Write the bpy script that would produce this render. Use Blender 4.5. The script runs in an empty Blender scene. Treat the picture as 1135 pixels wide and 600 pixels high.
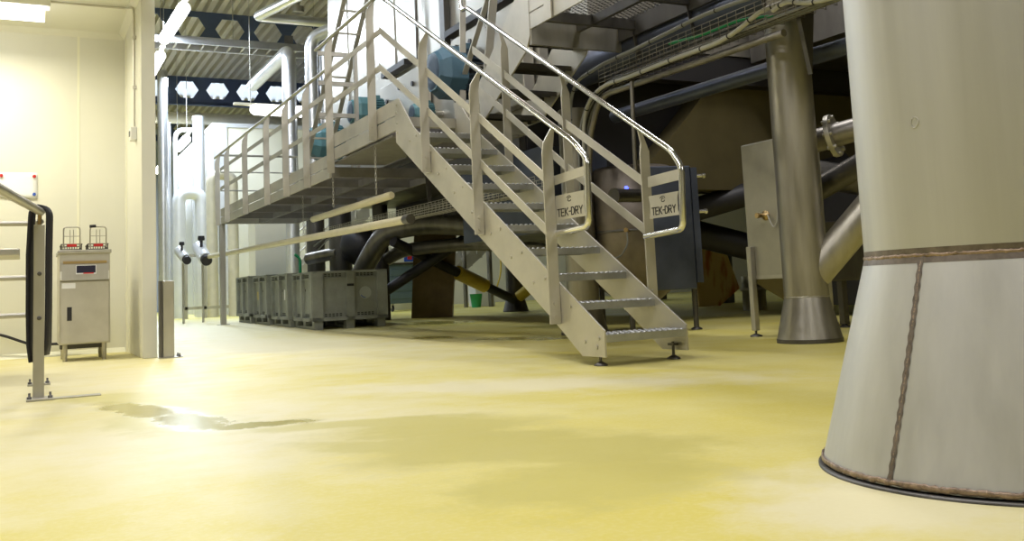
import bpy, math, random
from mathutils import Vector as V, Matrix
random.seed(7)
PI = math.pi
SC = bpy.context.scene
COL = SC.collection

# ------------------------------------------------------------------ materials
def newmat(name):
    m = bpy.data.materials.new(name); m.use_nodes = True
    nt = m.node_tree; b = nt.nodes['Principled BSDF']
    return m, nt, b
def simple(name, col, rough=.5, metal=0., var=.0, scale=8., emit=None, es=0., bump=0., stretch=(1, 1, 1), rvar=0., spec=None):
    m, nt, b = newmat(name)
    b.inputs['Base Color'].default_value = (*col, 1)
    b.inputs['Roughness'].default_value = rough
    b.inputs['Metallic'].default_value = metal
    if spec is not None: b.inputs['Specular IOR Level'].default_value = spec
    if emit:
        b.inputs['Emission Color'].default_value = (*emit, 1); b.inputs['Emission Strength'].default_value = es
    if var or bump or rvar:
        tc = nt.nodes.new('ShaderNodeTexCoord'); mp = nt.nodes.new('ShaderNodeMapping'); mp.inputs['Scale'].default_value = stretch
        nt.links.new(tc.outputs['Object'], mp.inputs['Vector'])
        n = nt.nodes.new('ShaderNodeTexNoise'); n.inputs['Scale'].default_value = scale; n.inputs['Detail'].default_value = 5; n.inputs['Roughness'].default_value = .6
        nt.links.new(mp.outputs[0], n.inputs['Vector'])
        if var:
            r = nt.nodes.new('ShaderNodeValToRGB')
            r.color_ramp.elements[0].position = .3; r.color_ramp.elements[1].position = .7
            r.color_ramp.elements[0].color = (*[c * (1 - var) for c in col], 1)
            r.color_ramp.elements[1].color = (*[min(1, c * (1 + var)) for c in col], 1)
            nt.links.new(n.outputs['Fac'], r.inputs['Fac']); nt.links.new(r.outputs['Color'], b.inputs['Base Color'])
        if rvar:
            mr = nt.nodes.new('ShaderNodeMapRange'); mr.inputs['From Min'].default_value = .3; mr.inputs['From Max'].default_value = .7
            mr.inputs['To Min'].default_value = rough - rvar; mr.inputs['To Max'].default_value = rough + rvar
            nt.links.new(n.outputs['Fac'], mr.inputs['Value']); nt.links.new(mr.outputs[0], b.inputs['Roughness'])
        if bump:
            bp = nt.nodes.new('ShaderNodeBump'); bp.inputs['Strength'].default_value = bump; bp.inputs['Distance'].default_value = .01
            nt.links.new(n.outputs['Fac'], bp.inputs['Height']); nt.links.new(bp.outputs[0], b.inputs['Normal'])
    return m
MT = {}
MT['steel'] = simple('satin_stainless', (.48, .465, .42), .42, .8, .14, 5, rvar=.08, stretch=(1, 1, .25))
MT['steel_light'] = simple('pickled_stainless', (.54, .52, .465), .47, .65, .10, 4, rvar=.08)
MT['steel_bright'] = simple('polished_stainless', (.78, .78, .78), .16, 1.)
MT['steel_dark'] = simple('dull_dark_steel', (.13, .125, .12), .45, .85, .25, 4, rvar=.1, stretch=(1, 1, .3))
MT['steel_pipe'] = simple('dirty_stainless_pipe', (.27, .255, .235), .42, .85, .3, 5, rvar=.1, stretch=(1, 1, .3))
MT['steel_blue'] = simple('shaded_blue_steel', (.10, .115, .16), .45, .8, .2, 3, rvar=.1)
MT['body_panel'] = simple('machine_body_panel', (.50, .48, .43), .33, .8, .08, 2, rvar=.06)
MT['brush'] = simple('brushed_vertical_steel', (.55, .55, .54), .54, .75, .05, 3, rvar=.03, stretch=(9, 9, .35))
MT['black'] = simple('black_rubber', (.015, .014, .02), .55)
MT['black_steel'] = simple('black_painted_steel', (.025, .024, .028), .5, .2)
MT['blue_motor'] = simple('motor_blue_paint', (.07, .15, .22), .38, 0., .08, 10)
MT['teal_motor'] = simple('motor_teal_paint', (.09, .22, .26), .4, 0., .08, 10)
MT['dark_blue'] = simple('motor_dark_fins', (.03, .055, .09), .5)
MT['grey_plastic'] = simple('grey_crate_plastic', (.28, .295, .275), .5, 0., .12, 6)
MT['grey_recess'] = simple('crate_dark_recess', (.07, .075, .07), .7)
MT['wall'] = simple('cream_insulated_panel', (.74, .735, .65), .42, 0., .02, 2)
MT['wall_far'] = simple('far_cream_panel', (.80, .78, .66), .5, 0., .03, 1)
MT['wall_hall'] = simple('blue_grey_hall_wall', (.42, .46, .56), .6)  # far hall's blue-grey haze put into the wall colour
MT['white'] = simple('white_cladding', (.78, .80, .84), .35, .25, .04, 4)
MT['lag'] = simple('bright_aluminium_lagging', (.82, .83, .87), .28, .8, .05, 6)
MT['beige_lag'] = simple('beige_lagging', (.68, .64, .52), .45, .1, .05, 6)
MT['beam'] = simple('blue_grey_roof_beam', (.07, .10, .19), .55, 0., .1, 3)
MT['deck'] = simple('cream_roof_sheeting', (.50, .47, .42), .6, 0., .05, 2)
MT['tube_yellow'] = simple('yellowed_pvc_pipe', (.62, .57, .40), .4, 0., .06, 6)
MT['white_plastic'] = simple('white_plastic', (.8, .8, .78), .35)
MT['paper'] = simple('white_paper', (.85, .86, .88), .8)
MT['red'] = simple('red_plastic', (.6, .03, .03), .4)
MT['blue'] = simple('blue_plastic', (.03, .10, .5), .4)
MT['green'] = simple('green_plastic', (.02, .32, .12), .5)
MT['yellow'] = simple('yellow_paint', (.70, .52, .05), .5, 0., .1, 6)
MT['glow'] = simple('lit_fluorescent_tube', (1, 1, 1), .5, emit=(1, .98, .95), es=7.)
MT['led'] = simple('blue_led_glow', (.1, .1, .8), .5, emit=(.06, .09, 1), es=5.)
MT['weld'] = simple('brown_weld_bead', (.30, .225, .17), .42, .7, .5, 45, bump=.6)
MT['heat'] = simple('heat_tinted_steel', (.20, .17, .15), .5, .7, .3, 30)
MT['brown_sheet'] = simple('brown_reflection_sheet', (.16, .115, .05), .5, .35, .25, 3)  # brown stands for the yellow floor's reflection, painted as base colour
MT['display'] = simple('dark_display', (.03, .03, .06), .2)
MT['copper'] = simple('brass_fitting', (.62, .45, .22), .3, .9)
MT['hose'] = simple('white_ribbed_hose', (.44, .44, .41), .45)
MT['cable'] = simple('grey_cable', (.22, .23, .23), .5)
MT['trolley'] = simple('slate_blue_steel', (.13, .19, .23), .45, .2)
MT['box_panel'] = simple('stained_cream_steel', (.40, .385, .33), .42, .6, .14, 3, rvar=.08)
MT['tread'] = simple('zinc_grey_tread', (.42, .43, .44), .42, .75, .1, 12)
MT['steel_under'] = simple('shaded_grating_steel', (.27, .26, .25), .5, .7, .15, 5)  # walkway underside's shade put into a darker grey base
MT['grey_emblem'] = simple('worn_pale_emblem', (.42, .45, .45), .5)
MT['tank_steel'] = simple('brown_stained_tank_steel', (.19, .165, .14), .42, .8, .35, 3, rvar=.1)
MT['leg_steel'] = simple('streaked_leg_steel', (.37, .35, .30), .4, .85, .2, 4, rvar=.1, stretch=(2, 2, .3))
MT['vessel'] = simple('shaded_vessel_steel', (.12, .10, .045), .6, .3, .2, 1.5)  # floor's olive reflection and shade put into the base colour

def rust_mat():
    m, nt, b = newmat('rust_streaked_panel'); b.inputs['Roughness'].default_value = .5; b.inputs['Metallic'].default_value = .3
    tc = nt.nodes.new('ShaderNodeTexCoord'); mp = nt.nodes.new('ShaderNodeMapping'); mp.inputs['Scale'].default_value = (1, 1, .35)
    n = nt.nodes.new('ShaderNodeTexNoise'); n.inputs['Scale'].default_value = 5; n.inputs['Detail'].default_value = 8
    r = nt.nodes.new('ShaderNodeValToRGB'); e = r.color_ramp.elements
    e[0].position = .5; e[0].color = (.80, .62, .26, 1); e[1].position = .62; e[1].color = (.55, .17, .03, 1)
    nt.links.new(tc.outputs['Object'], mp.inputs['Vector']); nt.links.new(mp.outputs[0], n.inputs['Vector']); nt.links.new(n.outputs['Fac'], r.inputs['Fac']); nt.links.new(r.outputs['Color'], b.inputs['Base Color'])
    return m
MT['rust'] = rust_mat()

def floor_mat():
    m, nt, b = newmat('yellow_epoxy_floor')
    N = nt.nodes.new; L = nt.links.new
    tc = N('ShaderNodeNewGeometry')
    def noise(scale, detail=5, st=(1, 1, 1), rough=.6, dist=0.):
        mp = N('ShaderNodeMapping'); mp.inputs['Scale'].default_value = st; L(tc.outputs['Position'], mp.inputs['Vector'])
        n = N('ShaderNodeTexNoise'); n.inputs['Scale'].default_value = scale; n.inputs['Detail'].default_value = detail; n.inputs['Roughness'].default_value = rough; n.inputs['Distortion'].default_value = dist
        L(mp.outputs[0], n.inputs['Vector']); return n.outputs['Fac']
    def ramp(src, a, b_):
        r = N('ShaderNodeMapRange'); r.inputs['From Min'].default_value = a; r.inputs['From Max'].default_value = b_; L(src, r.inputs['Value']); return r.outputs[0]
    def math_(op, a, b_, clamp=False):
        n = N('ShaderNodeMath'); n.operation = op; n.use_clamp = clamp
        for i, s in enumerate((a, b_)):
            if isinstance(s, (int, float)): n.inputs[i].default_value = s
            else: L(s, n.inputs[i])
        return n.outputs[0]
    def mix(fac, c1, c2):
        n = N('ShaderNodeMix'); n.data_type = 'RGBA'
        if isinstance(fac, (int, float)): n.inputs[0].default_value = fac
        else: L(fac, n.inputs[0])
        for i, c in ((6, c1), (7, c2)):
            if isinstance(c, tuple): n.inputs[i].default_value = (*c, 1)
            else: L(c, n.inputs[i])
        return n.outputs[2]
    # puddle mask: soft blobs given by centre / radii / angle, edge broken by noise
    sep = N('ShaderNodeSeparateXYZ'); L(tc.outputs['Position'], sep.inputs[0])
    edge = noise(3.2, 7, (1, 1, 1), .7)
    def blob(cx, cy, rx, ry, ang, soft=.6):
        c, s = math.cos(ang), math.sin(ang)
        dx = math_('SUBTRACT', sep.outputs[0], cx); dy = math_('SUBTRACT', sep.outputs[1], cy)
        u = math_('DIVIDE', math_('ADD', math_('MULTIPLY', dx, c), math_('MULTIPLY', dy, s)), rx)
        v = math_('DIVIDE', math_('SUBTRACT', math_('MULTIPLY', dy, c), math_('MULTIPLY', dx, s)), ry)
        d = math_('SQRT', math_('ADD', math_('MULTIPLY', u, u), math_('MULTIPLY', v, v)), 0)
        d = math_('ADD', d, math_('MULTIPLY', math_('SUBTRACT', edge, .5), 2.6))
        return ramp(d, 1 + soft * .5, 1 - soft * .5)
    # worn tone over saturated yellow, paler blobs painting washed-out glare
    wear = ramp(noise(.9, 6, (1, 1, 1), .62), .38, .62)
    col = mix(wear, (.67, .58, .115), (.72, .65, .24))
    glare_wash = None
    for args in GLARE_WASH:
        w = blob(*args); glare_wash = w if glare_wash is None else math_('MAXIMUM', glare_wash, w)
    col = mix(math_('MULTIPLY', glare_wash, .75), col, (.78, .73, .52))
    speck = ramp(noise(60, 3), .45, .75)
    col = mix(math_('MULTIPLY', speck, .18), col, (.84, .80, .56))
    wet = None
    for args in PUDDLES:
        w = blob(*args); wet = w if wet is None else math_('MAXIMUM', wet, w)
    damp = None
    for args in DAMP:
        w = blob(*args); damp = w if damp is None else math_('MAXIMUM', damp, w)
    both = math_('MAXIMUM', wet, damp)
    col = mix(math_('MULTIPLY', both, .8), col, (.57, .51, .13))
    L(col, b.inputs['Base Color'])
    ro = math_('ADD', .44, math_('MULTIPLY', noise(5, 5), .16))
    ro = math_('SUBTRACT', ro, math_('MULTIPLY', damp, .06)); 
    mm = N('ShaderNodeMix'); L(wet, mm.inputs[0]); L(ro, mm.inputs[2]); mm.inputs[3].default_value = .16
    L(mm.outputs[0], b.inputs['Roughness'])
    bp = N('ShaderNodeBump'); bp.inputs['Strength'].default_value = .12; bp.inputs['Distance'].default_value = .004
    L(noise(40, 4), bp.inputs['Height']); L(bp.outputs[0], b.inputs['Normal'])
    return m
# (centre x, y, radius x, radius y, turn) on the floor, metres
PUDDLES = [(.64, 4.30, .13, .42, .0), (.50, 4.9, .12, .45, .25), (.85, 3.9, .22, .10, 0), (4.3, 8.2, .25, .6, .4), (5.6, 13.2, .5, .5, 0), (3.9, 9.5, .2, .5, 0)]
GLARE_WASH = [(-.3, 7.5, 1.6, 3.5, 0, 1.2), (.6, 3.9, .9, 1.0, 0, 1.2), (2.4, 10.5, 1.4, 4.0, 0, 1.2), (1.7, 1.55, .35, .35, 0, .8), (2.2, 4.4, 1.2, .35, -.6, 1.0), (2.5, 16, 2.0, 6, 0, 1)]
DAMP = [(.38, 5.75, .22, .35, .9), (.52, 5.2, .16, .45, .2), (.55, 4.35, .25, .40, .0), (1.1, 3.65, .42, .10, -.25), (1.35, 3.3, .40, .28, -.3), (1.3, 2.85, .42, .36, -.4), (1.55, 2.5, .34, .30, -.6), (1.30, 2.15, .38, .30, .2), (1.05, 3.0, .35, .12, -.9)]
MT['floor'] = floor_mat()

# ------------------------------------------------------------------ mesh builder
WL = {}
class M:
    def __init__(s): s.v = []; s.f = []; s.sm = []
    def add(s, vs, fs, smooth=False):
        o = len(s.v); s.v += [V(v) for v in vs]
        for f in fs: s.f.append(tuple(i + o for i in f)); s.sm.append(smooth)
        return s
    def box(s, a, b):
        (x0, y0, z0), (x1, y1, z1) = a, b
        if x0 > x1: x0, x1 = x1, x0
        if y0 > y1: y0, y1 = y1, y0
        if z0 > z1: z0, z1 = z1, z0
        return s.add([(x0,y0,z0),(x1,y0,z0),(x1,y1,z0),(x0,y1,z0),(x0,y0,z1),(x1,y0,z1),(x1,y1,z1),(x0,y1,z1)],
                     [(0,3,2,1),(4,5,6,7),(0,1,5,4),(1,2,6,5),(2,3,7,6),(3,0,4,7)])
    def obox(s, c, u, v, w):
        c, u, v, w = V(c), V(u), V(v), V(w)
        P = [c + a*u + b*v + d*w for d in (-1, 1) for a, b in ((-1,-1),(1,-1),(1,1),(-1,1))]
        fs = [(0,3,2,1),(4,5,6,7),(0,1,5,4),(1,2,6,5),(2,3,7,6),(3,0,4,7)]
        if u.cross(v).dot(w) < 0: fs = [f[::-1] for f in fs]
        return s.add(P, fs)
    def bar(s, p, q, w, h, up=(0, 0, 1)):
        p, q = V(p), V(q); d = (q - p); l = d.length; d.normalize()
        r = d.cross(V(up)); r.normalize(); u = r.cross(d)
        return s.obox((p + q) / 2, d * l / 2, r * w / 2, u * h / 2)
    def prism(s, poly, x0, x1, plane='yz', holes=None):
        def mk(a, b, x): return (x, a, b) if plane == 'yz' else ((a, x, b) if plane == 'xz' else (a, b, x))
        n = len(poly); vs = [mk(a, b, x0) for a, b in poly] + [mk(a, b, x1) for a, b in poly]
        fs = [tuple(range(n)), tuple(range(2*n - 1, n - 1, -1))] + [(i, i + n, (i + 1) % n + n, (i + 1) % n) for i in range(n)]
        return s.add(vs, fs)
    def ring(s, rings, closed=False, cap=True, smooth=True):
        n = len(rings[0]); vs = [p for r in rings for p in r]; fs = []
        k = len(rings)
        for j in range(k if closed else k - 1):
            for i in range(n):
                a, b = j*n + i, j*n + (i+1) % n; c, d = ((j+1) % k)*n + (i+1) % n, ((j+1) % k)*n + i
                fs.append((a, b, c, d))
        s.add(vs, fs, smooth)
        if cap and not closed:
            s.add(rings[0], [tuple(range(n))[::-1]]); s.add(rings[-1], [tuple(range(n))])
        return s
    def path(s, pts, r, n=12, bend=0., cap=True, radii=None):
        P = [V(p) for p in pts]
        if bend and len(P) > 2:
            Q = [P[0]]
            for i in range(1, len(P) - 1):
                a = (P[i-1] - P[i]); c = (P[i+1] - P[i]); ba = min(bend, a.length*.48); bc = min(bend, c.length*.48)
                a = P[i] + a.normalized()*ba; c = P[i] + c.normalized()*bc
                for k in range(7):
                    t = k/6; Q.append(a*(1-t)**2 + P[i]*2*t*(1-t) + c*t*t)
            Q.append(P[-1]); P = Q
        T = []
        for i in range(len(P)):
            d = (P[min(i+1, len(P)-1)] - P[max(i-1, 0)]); T.append(d.normalized())
        up = V((0, 0, 1)) if abs(T[0].z) < .9 else V((1, 0, 0))
        u = (up - T[0]*up.dot(T[0])).normalized(); rings = []
        for i, p in enumerate(P):
            u = (u - T[i]*u.dot(T[i])).normalized(); w = T[i].cross(u)
            rr = r if radii is None else radii[min(i, len(radii)-1)]
            rings.append([p + (u*math.cos(2*PI*k/n) + w*math.sin(2*PI*k/n))*rr for k in range(n)])
        return s.ring(rings, cap=cap)
    def tube(s, p, q, r, n=14, r2=None):
        return s.path([p, q], r, n, radii=[r, r if r2 is None else r2])
    def lathe(s, c, prof, n=32, axis=(0, 0, 1), cap=True):
        c = V(c); a = V(axis).normalized(); up = V((0, 0, 1)) if abs(a.z) < .9 else V((1, 0, 0))
        u = (up - a*up.dot(a)).normalized(); w = a.cross(u)
        return s.ring([[c + a*z + (u*math.cos(2*PI*k/n) + w*math.sin(2*PI*k/n))*r for k in range(n)] for r, z in prof], cap=cap)
    def sphere(s, c, r, n=12):
        return s.lathe((c[0], c[1], c[2]), [(max(1e-4, r*math.sin(PI*i/8)), -r*math.cos(PI*i/8)) for i in range(9)], n)
    def build(s, name, mat, parent=None, bevel=0., auto=True, solid=0.):
        me = bpy.data.meshes.new(name)
        if parent is not None: o0 = WL[parent.name]
        else:
            xs = [v.x for v in s.v]; ys = [v.y for v in s.v]; zs = [v.z for v in s.v]
            o0 = V(((min(xs)+max(xs))/2, (min(ys)+max(ys))/2, min(zs)))
        me.from_pydata([v - o0 for v in s.v], [], s.f)
        me.polygons.foreach_set('use_smooth', s.sm); me.materials.append(MT[mat] if isinstance(mat, str) else mat)
        me.update()
        ob = bpy.data.objects.new(name, me); COL.objects.link(ob); WL[ob.name] = o0
        if parent is not None: ob.parent = parent
        else: ob.location = o0
        if bevel:
            b = ob.modifiers.new('bevel', 'BEVEL'); b.width = bevel; b.segments = 2; b.limit_method = 'ANGLE'; b.angle_limit = .7
        if solid:
            b = ob.modifiers.new('solid', 'SOLIDIFY'); b.thickness = solid; b.offset = 0
        return ob
def tag(o, label, cat, group=None):
    o['label'] = label; o['category'] = cat
    if group: o['group'] = group
    return o
def thing(name, label, cat, loc, group=None):
    o = bpy.data.objects.new(name, None); COL.objects.link(o); o.location = loc; o.empty_display_size = .1
    WL[o.name] = V(loc); return tag(o, label, cat, group)
def struct(o): o['kind'] = 'structure'; return o
def copy_tree(o, parent=None):
    c = o.copy(); COL.objects.link(c); WL[c.name] = WL[o.name]
    if parent is not None: c.parent = parent
    for ch in list(o.children): copy_tree(ch, c)
    return c
def fz(y): return .08*min(1, max(0, (y - 12)/5.5))

# ------------------------------------------------------------------ hall shell
f = M(); nx, ys = [-14, 34], [-14, 12, 13, 14, 15, 16, 17.5, 46.3]
for i in range(len(ys)-1):
    f.add([(nx[0], ys[i], fz(ys[i])), (nx[1], ys[i], fz(ys[i])), (nx[1], ys[i+1], fz(ys[i+1])), (nx[0], ys[i+1], fz(ys[i+1]))], [(0, 1, 2, 3)])
vs = [(nx[0], -14, -.2), (nx[1], -14, -.2), (nx[1], 46.3, -.2), (nx[0], 46.3, -.2)]
f.add(vs, [(0, 3, 2, 1)])
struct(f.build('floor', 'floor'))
struct(M().box((-14, 46, .0), (34, 46.3, 8.6)).build('wall_far', 'wall_hall'))
struct(M().box((34, -14, 0), (34.3, 46.3, 8.6)).build('wall_right', 'wall_far'))
struct(M().box((-14.3, -14, 0), (-14, 46.3, 8.6)).build('wall_left', 'wall_far'))
struct(M().box((-14.3, -14.3, 0), (34.3, -14, 8.6)).build('wall_behind', 'wall_far'))
pw = M().box((8.9, 25, .08), (34, 25.15, 8.4)); struct(pw.build('wall_partition', 'wall_far'))
# corrugated roof sheeting: trapezoid ridges along y, with a translucent strip open to the sky beyond the second frame
def deck(y0, y1, x0=-14., x1=34., z=8.5):
    m = M(); p = .28; top = []; x = x0
    while x < x1:
        top += [(x, 0), (x + .11, 0), (x + .14, .16), (x + .25, .16)]; x += p
    vs = [(a, y0, z + b) for a, b in top] + [(a, y1, z + b) for a, b in top]; n = len(top)
    m.add(vs, [(i, i + 1, n + i + 1, n + i) for i in range(n - 1)])
    return m
struct(deck(-14, 35.6).build('ceiling', 'deck', solid=.01))
struct(deck(38.6, 46.3).build('ceiling', 'deck', solid=.01))
gm, gnt, gb = newmat('translucent_roof_glazing'); gb.inputs['Base Color'].default_value = (.95, .97, 1, 1); gb.inputs['Roughness'].default_value = .3; gb.inputs['Transmission Weight'].default_value = .9; gb.inputs['IOR'].default_value = 1.05
struct(M().box((-14, 35.6, 8.55), (34, 38.6, 8.57)).build('window_1', gm))
# castellated roof beams
def beam(yc, x0, x1, off):
    t = thing('roof_beam', '', 'roof beam', (x0, yc, 7.45), 'roof beams with hexagonal openings'); del t['label'], t['category'], t['group']; struct(t)
    m = M(); p = 1.065; k = int((x0 - off)/p); zc, hh, zt, zb = 8.03, .30, 8.5, 7.5
    x = off + k*p - p/2
    while x < x1:
        c = x + p/2; hx = [(c-.21, zc+hh), (c+.21, zc+hh), (c+.40, zc), (c+.21, zc-hh), (c-.21, zc-hh), (c-.40, zc)]
        rc = [(x, zt), (x+p, zt), (x+p, zc), (x+p, zb), (x, zb), (x, zc)]
        vs = [(a, yc, b) for a, b in rc + hx]
        m.add(vs, [(i, (i+1) % 6, 6 + (i+1) % 6, 6 + i) for i in range(6)]); x += p
    m.build('web', 'beam', t, solid=.02)
    M().box((x0, yc-.1, zb-.03), (x1, yc+.1, zb)).build('flange', 'beam', t)
    return t
for i, yc in enumerate((-5.7, 2.4, 10.5, 18.6, 26.67, 34.77, 42.9)):
    beam(yc, -14, 34, 5.13 if i == 4 else (6.22 if i == 5 else 5.13))

# ------------------------------------------------------------------ cold-room alcove on the left
YB, XW = 11.06, .98
struct(M().box((-5, YB, 0), (1.1, YB+.13, 3.47)).build('wall_back', 'wall'))
struct(M().box((XW, 9.38, 0), (1.105, YB, 8.4)).build('wall_return', 'wall', bevel=.004))
struct(M().box((-5, 8.6, 3.47), (XW, YB+.13, 3.6)).build('ceiling_alcove', 'wall'))
struct(M().box((-5.13, 8.6, 0), (-5, YB+.13, 3.6)).build('wall_side', 'wall'))
tm = MT['trim'] = simple('panel_joint_strip', (.84, .83, .68), .4)
for x in (-1.35, -.42, .52): struct(M().box((x-.012, YB-.004, .0), (x+.012, YB, 3.47)).build('trim_1', 'trim'))
struct(M().prism([(YB, 0), (YB-.05, 0), (YB, .05)], -5, XW).build('baseboard_back', 'trim'))
struct(M().prism([(YB, 3.47), (YB-.06, 3.47), (YB, 3.41)], -5, XW).build('trim_2', 'wall'))
struct(M().add([(XW,9.4,3.47),(XW-.06,9.4,3.47),(XW,9.4,3.41),(XW,YB,3.47),(XW-.06,YB,3.47),(XW,YB,3.41)],[(0,1,2),(3,5,4),(1,4,5,2)]).build('trim_3', 'wall'))
struct(M().box((XW-.005, 10.8, 0), (XW, 10.83, 3.41)).build('trim_4', 'trim'))
lt = thing('ceiling_light', 'glowing fluorescent batten on the ceiling of the cream alcove above the fryer', 'light', (-.6, 9.95, 3.47))
M().box((-1.35, 9.86, 3.38), (.22, 10.04, 3.47)).build('housing', 'white_plastic', lt, bevel=.01)
M().path([(-1.3, 9.95, 3.32), (.17, 9.95, 3.32)], .075, 16).build('diffuser', 'glow', lt)
cd = thing('conduit', 'thin pale conduit running over the alcove ceiling and down to a switch box', 'conduit', (XW-.02, 9.8, 2.2))
M().path([(.22, 9.95, 3.45), (.90, 9.95, 3.45), (XW-.02, 9.83, 3.43), (XW-.02, 9.8, 3.3), (XW-.02, 9.8, 2.22)], .011, 8, bend=.04).build('pipe', 'steel_light', cd)
sb = M().box((XW-.06, 9.76, 2.09), (XW, 9.9, 2.22)).build('switch_box', 'white_plastic', cd, bevel=.008); WL[sb.name] = WL[cd.name]
M().box((XW-.068, 9.80, 2.13), (XW-.06, 9.86, 2.18)).build('rocker', 'cable', sb)
for z in (2.6, 3.1): M().box((XW-.035, 9.78, z), (XW, 9.82, z+.03)).build('clip', 'steel_light', cd)

# notice with three magnets
nt_ = M(); 
pts = []
for j in range(7):
    for i in range(7):
        u, v = i/6, j/6; pts.append((-.30 + .43*u, YB - .004 - .012*math.sin(PI*u)*v - .01*u*v, 1.92 - .26*v - .015*u*v))
nt_.add(pts, [(j*7+i, j*7+i+7, j*7+i+8, j*7+i+1) for j in range(6) for i in range(6)], True)
no = nt_.build('notice', 'paper', solid=.001); tag(no, 'blank-looking white paper notice pinned on the cream wall above the black-draped rail', 'notice')
for x, z, m_, l in ((-.205, 1.885, 'red', 'red round magnet on the upper corner of the notice, cut by the picture edge'), (.10, 1.88, 'red', 'red round magnet on the upper inner corner of the notice, nearer the fryer'), (.10, 1.69, 'blue', 'blue round magnet on the lower corner of the white notice')):
    tag(M().lathe((x, YB-.030, z), [(.014, 0), (.017, .006), (.017, .026)], 16, (0, 1, 0)).build('magnet', m_), l, 'magnet')
tag(M().path([(-1.2, 11.0, .42), (-.5, 10.98, .30), (-.2, 10.98, .26), (0, 10.98, .17), (.1, 10.98, .13), (.34, 10.98, .13), (.5, 10.98, .12)], .014, 8, bend=.1).build('cable', 'black'), 'black cable drooping along the foot of the cream alcove wall', 'cable')

# fryer
yf = 9.76
fr = thing('fryer', 'upright stainless floor fryer with two wire baskets against the cream wall', 'fryer', (.52, yf+.25, 0))
x0, x1 = .30, .735
M().box((x0, yf, .155), (x1, yf+.62, 1.0)).build('cabinet', 'steel_light', fr, bevel=.006)
M().box((x0-.012, yf-.02, .995), (x1+.012, yf+.64, 1.03)).build('top_rim', 'steel', fr, bevel=.005)
M().box((x0+.03, yf-.012, .90), (x1-.03, yf, .925)).build('drip_edge', 'copper', fr)
cp = M().add([(x0+.02,yf-.045,.745),(x1-.02,yf-.045,.745),(x1-.02,yf-.036,.895),(x0+.02,yf-.036,.895),(x0+.02,yf+.01,.745),(x1-.02,yf+.01,.745),(x1-.02,yf+.01,.895),(x0+.02,yf+.01,.895)],[(0,1,2,3),(4,7,6,5),(0,4,5,1),(3,2,6,7),(0,3,7,4),(1,5,6,2)]).build('control_panel', 'steel', fr)
cp2 = M().add([(.437,yf-.0450,.80),(.612,yf-.0450,.80),(.612,yf-.0400,.885),(.437,yf-.0400,.885),(.437,yf-.02,.80),(.612,yf-.02,.80)],[(0,1,2,3),(0,4,5,1),(0,3,4),(1,5,2)]).build('bezel', 'paper', cp)
M().add([(.443,yf-.0458,.812),(.606,yf-.0458,.812),(.606,yf-.0418,.88),(.443,yf-.0418,.88)],[(0,1,2,3)]).build('screen', 'display', cp)
M().add([(.50,yf-.0468,.803),(.59,yf-.0468,.803),(.59,yf-.0461,.814),(.50,yf-.0461,.814)],[(0,1,2,3)]).build('red_strip', 'red', cp)
dr = M().box((x0+.012, yf-.022, .165), (x1-.012, yf, .735)).build('door', 'steel_light', fr, bevel=.004)
M().box((.365, yf-.026, .375), (.405, yf-.0225, .50)).build('recessed_handle', 'black', dr)
M().box((.32, yf-.0245, .672), (.435, yf-.022, .722)).build('rating_plate', 'paper', dr)
for x in (x0+.005, x1-.03): M().box((x, yf-.03, .75), (x+.02, yf, .83)).build('hinge_cap', 'white_plastic', fr, bevel=.003)
for x in (x0+.05, x1-.05):
    for y in (yf+.05, yf+.55): M().lathe((x, y, 0), [(.018, 0), (.018, .03), (.021, .035), (.021, .155)], 14).build('leg', 'steel', fr)
M().box((x0+.02, yf+.4, .1), (x1-.02, yf+.6, .155)).build('drain_box', 'steel_dark', fr)
for k, xc in enumerate((.405, .632)):
    bk = thing('fryer_basket', ('wire fryer basket with a bare hoop handle, standing on the fryer nearer the railing' if k == 0 else 'wire fryer basket with a black grip on its handle, standing on the fryer'), 'basket', (xc, yf+.2, 1.03), 'wire baskets on the fryer')
    m = M(); w, d0, d1 = .085, yf+.02, yf+.42
    for z, e in ((1.036, 0), (1.085, .004)): m.path([(xc-w-e, d0, z), (xc+w+e, d0, z), (xc+w+e, d1, z), (xc-w-e, d1, z), (xc-w-e, d0, z)], .004, 6)
    for i in range(9):
        x = xc - w + 2*w*i/8; m.tube((x, d0, 1.036), (x, d0, 1.085), .0025, 5); m.tube((x, d1, 1.036), (x, d1, 1.085), .0025, 5); m.tube((x, d0, 1.036), (x, d1, 1.036), .0025, 5)
    for i in range(1, 12):
        y = d0 + (d1-d0)*i/12; m.tube((xc-w, y, 1.036), (xc+w, y, 1.036), .0025, 5); m.tube((xc-w, y, 1.036), (xc-w, y, 1.085), .0025, 5); m.tube((xc+w, y, 1.036), (xc+w, y, 1.085), .0025, 5)
    m.build('wire_basket', 'steel_dark', bk)
    h = M().path([(xc-.07, d0, 1.05), (xc-.07, d0-.01, 1.245), (xc+.07, d0-.01, 1.245), (xc+.07, d0, 1.05)], .0065, 8, bend=.03)
    h.path([(xc-.015, d0, 1.06), (xc-.015, d0-.005, 1.22)], .004, 6); h.path([(xc+.015, d0, 1.06), (xc+.015, d0-.005, 1.22)], .004, 6)
    h.path([(xc-.07, d0-.005, 1.16), (xc+.07, d0-.005, 1.16)], .004, 6)
    h.build('handle', 'steel', bk)
    M().box((xc-.04, d0-.02, 1.06), (xc+.04, d0-.005, 1.085)).build('red_tag', 'red', bk)
    if k == 1: M().path([(xc-.075, d0-.012, 1.25), (xc-.02, d0-.012, 1.253)], .014, 10).build('grip', 'black', bk)

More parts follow.
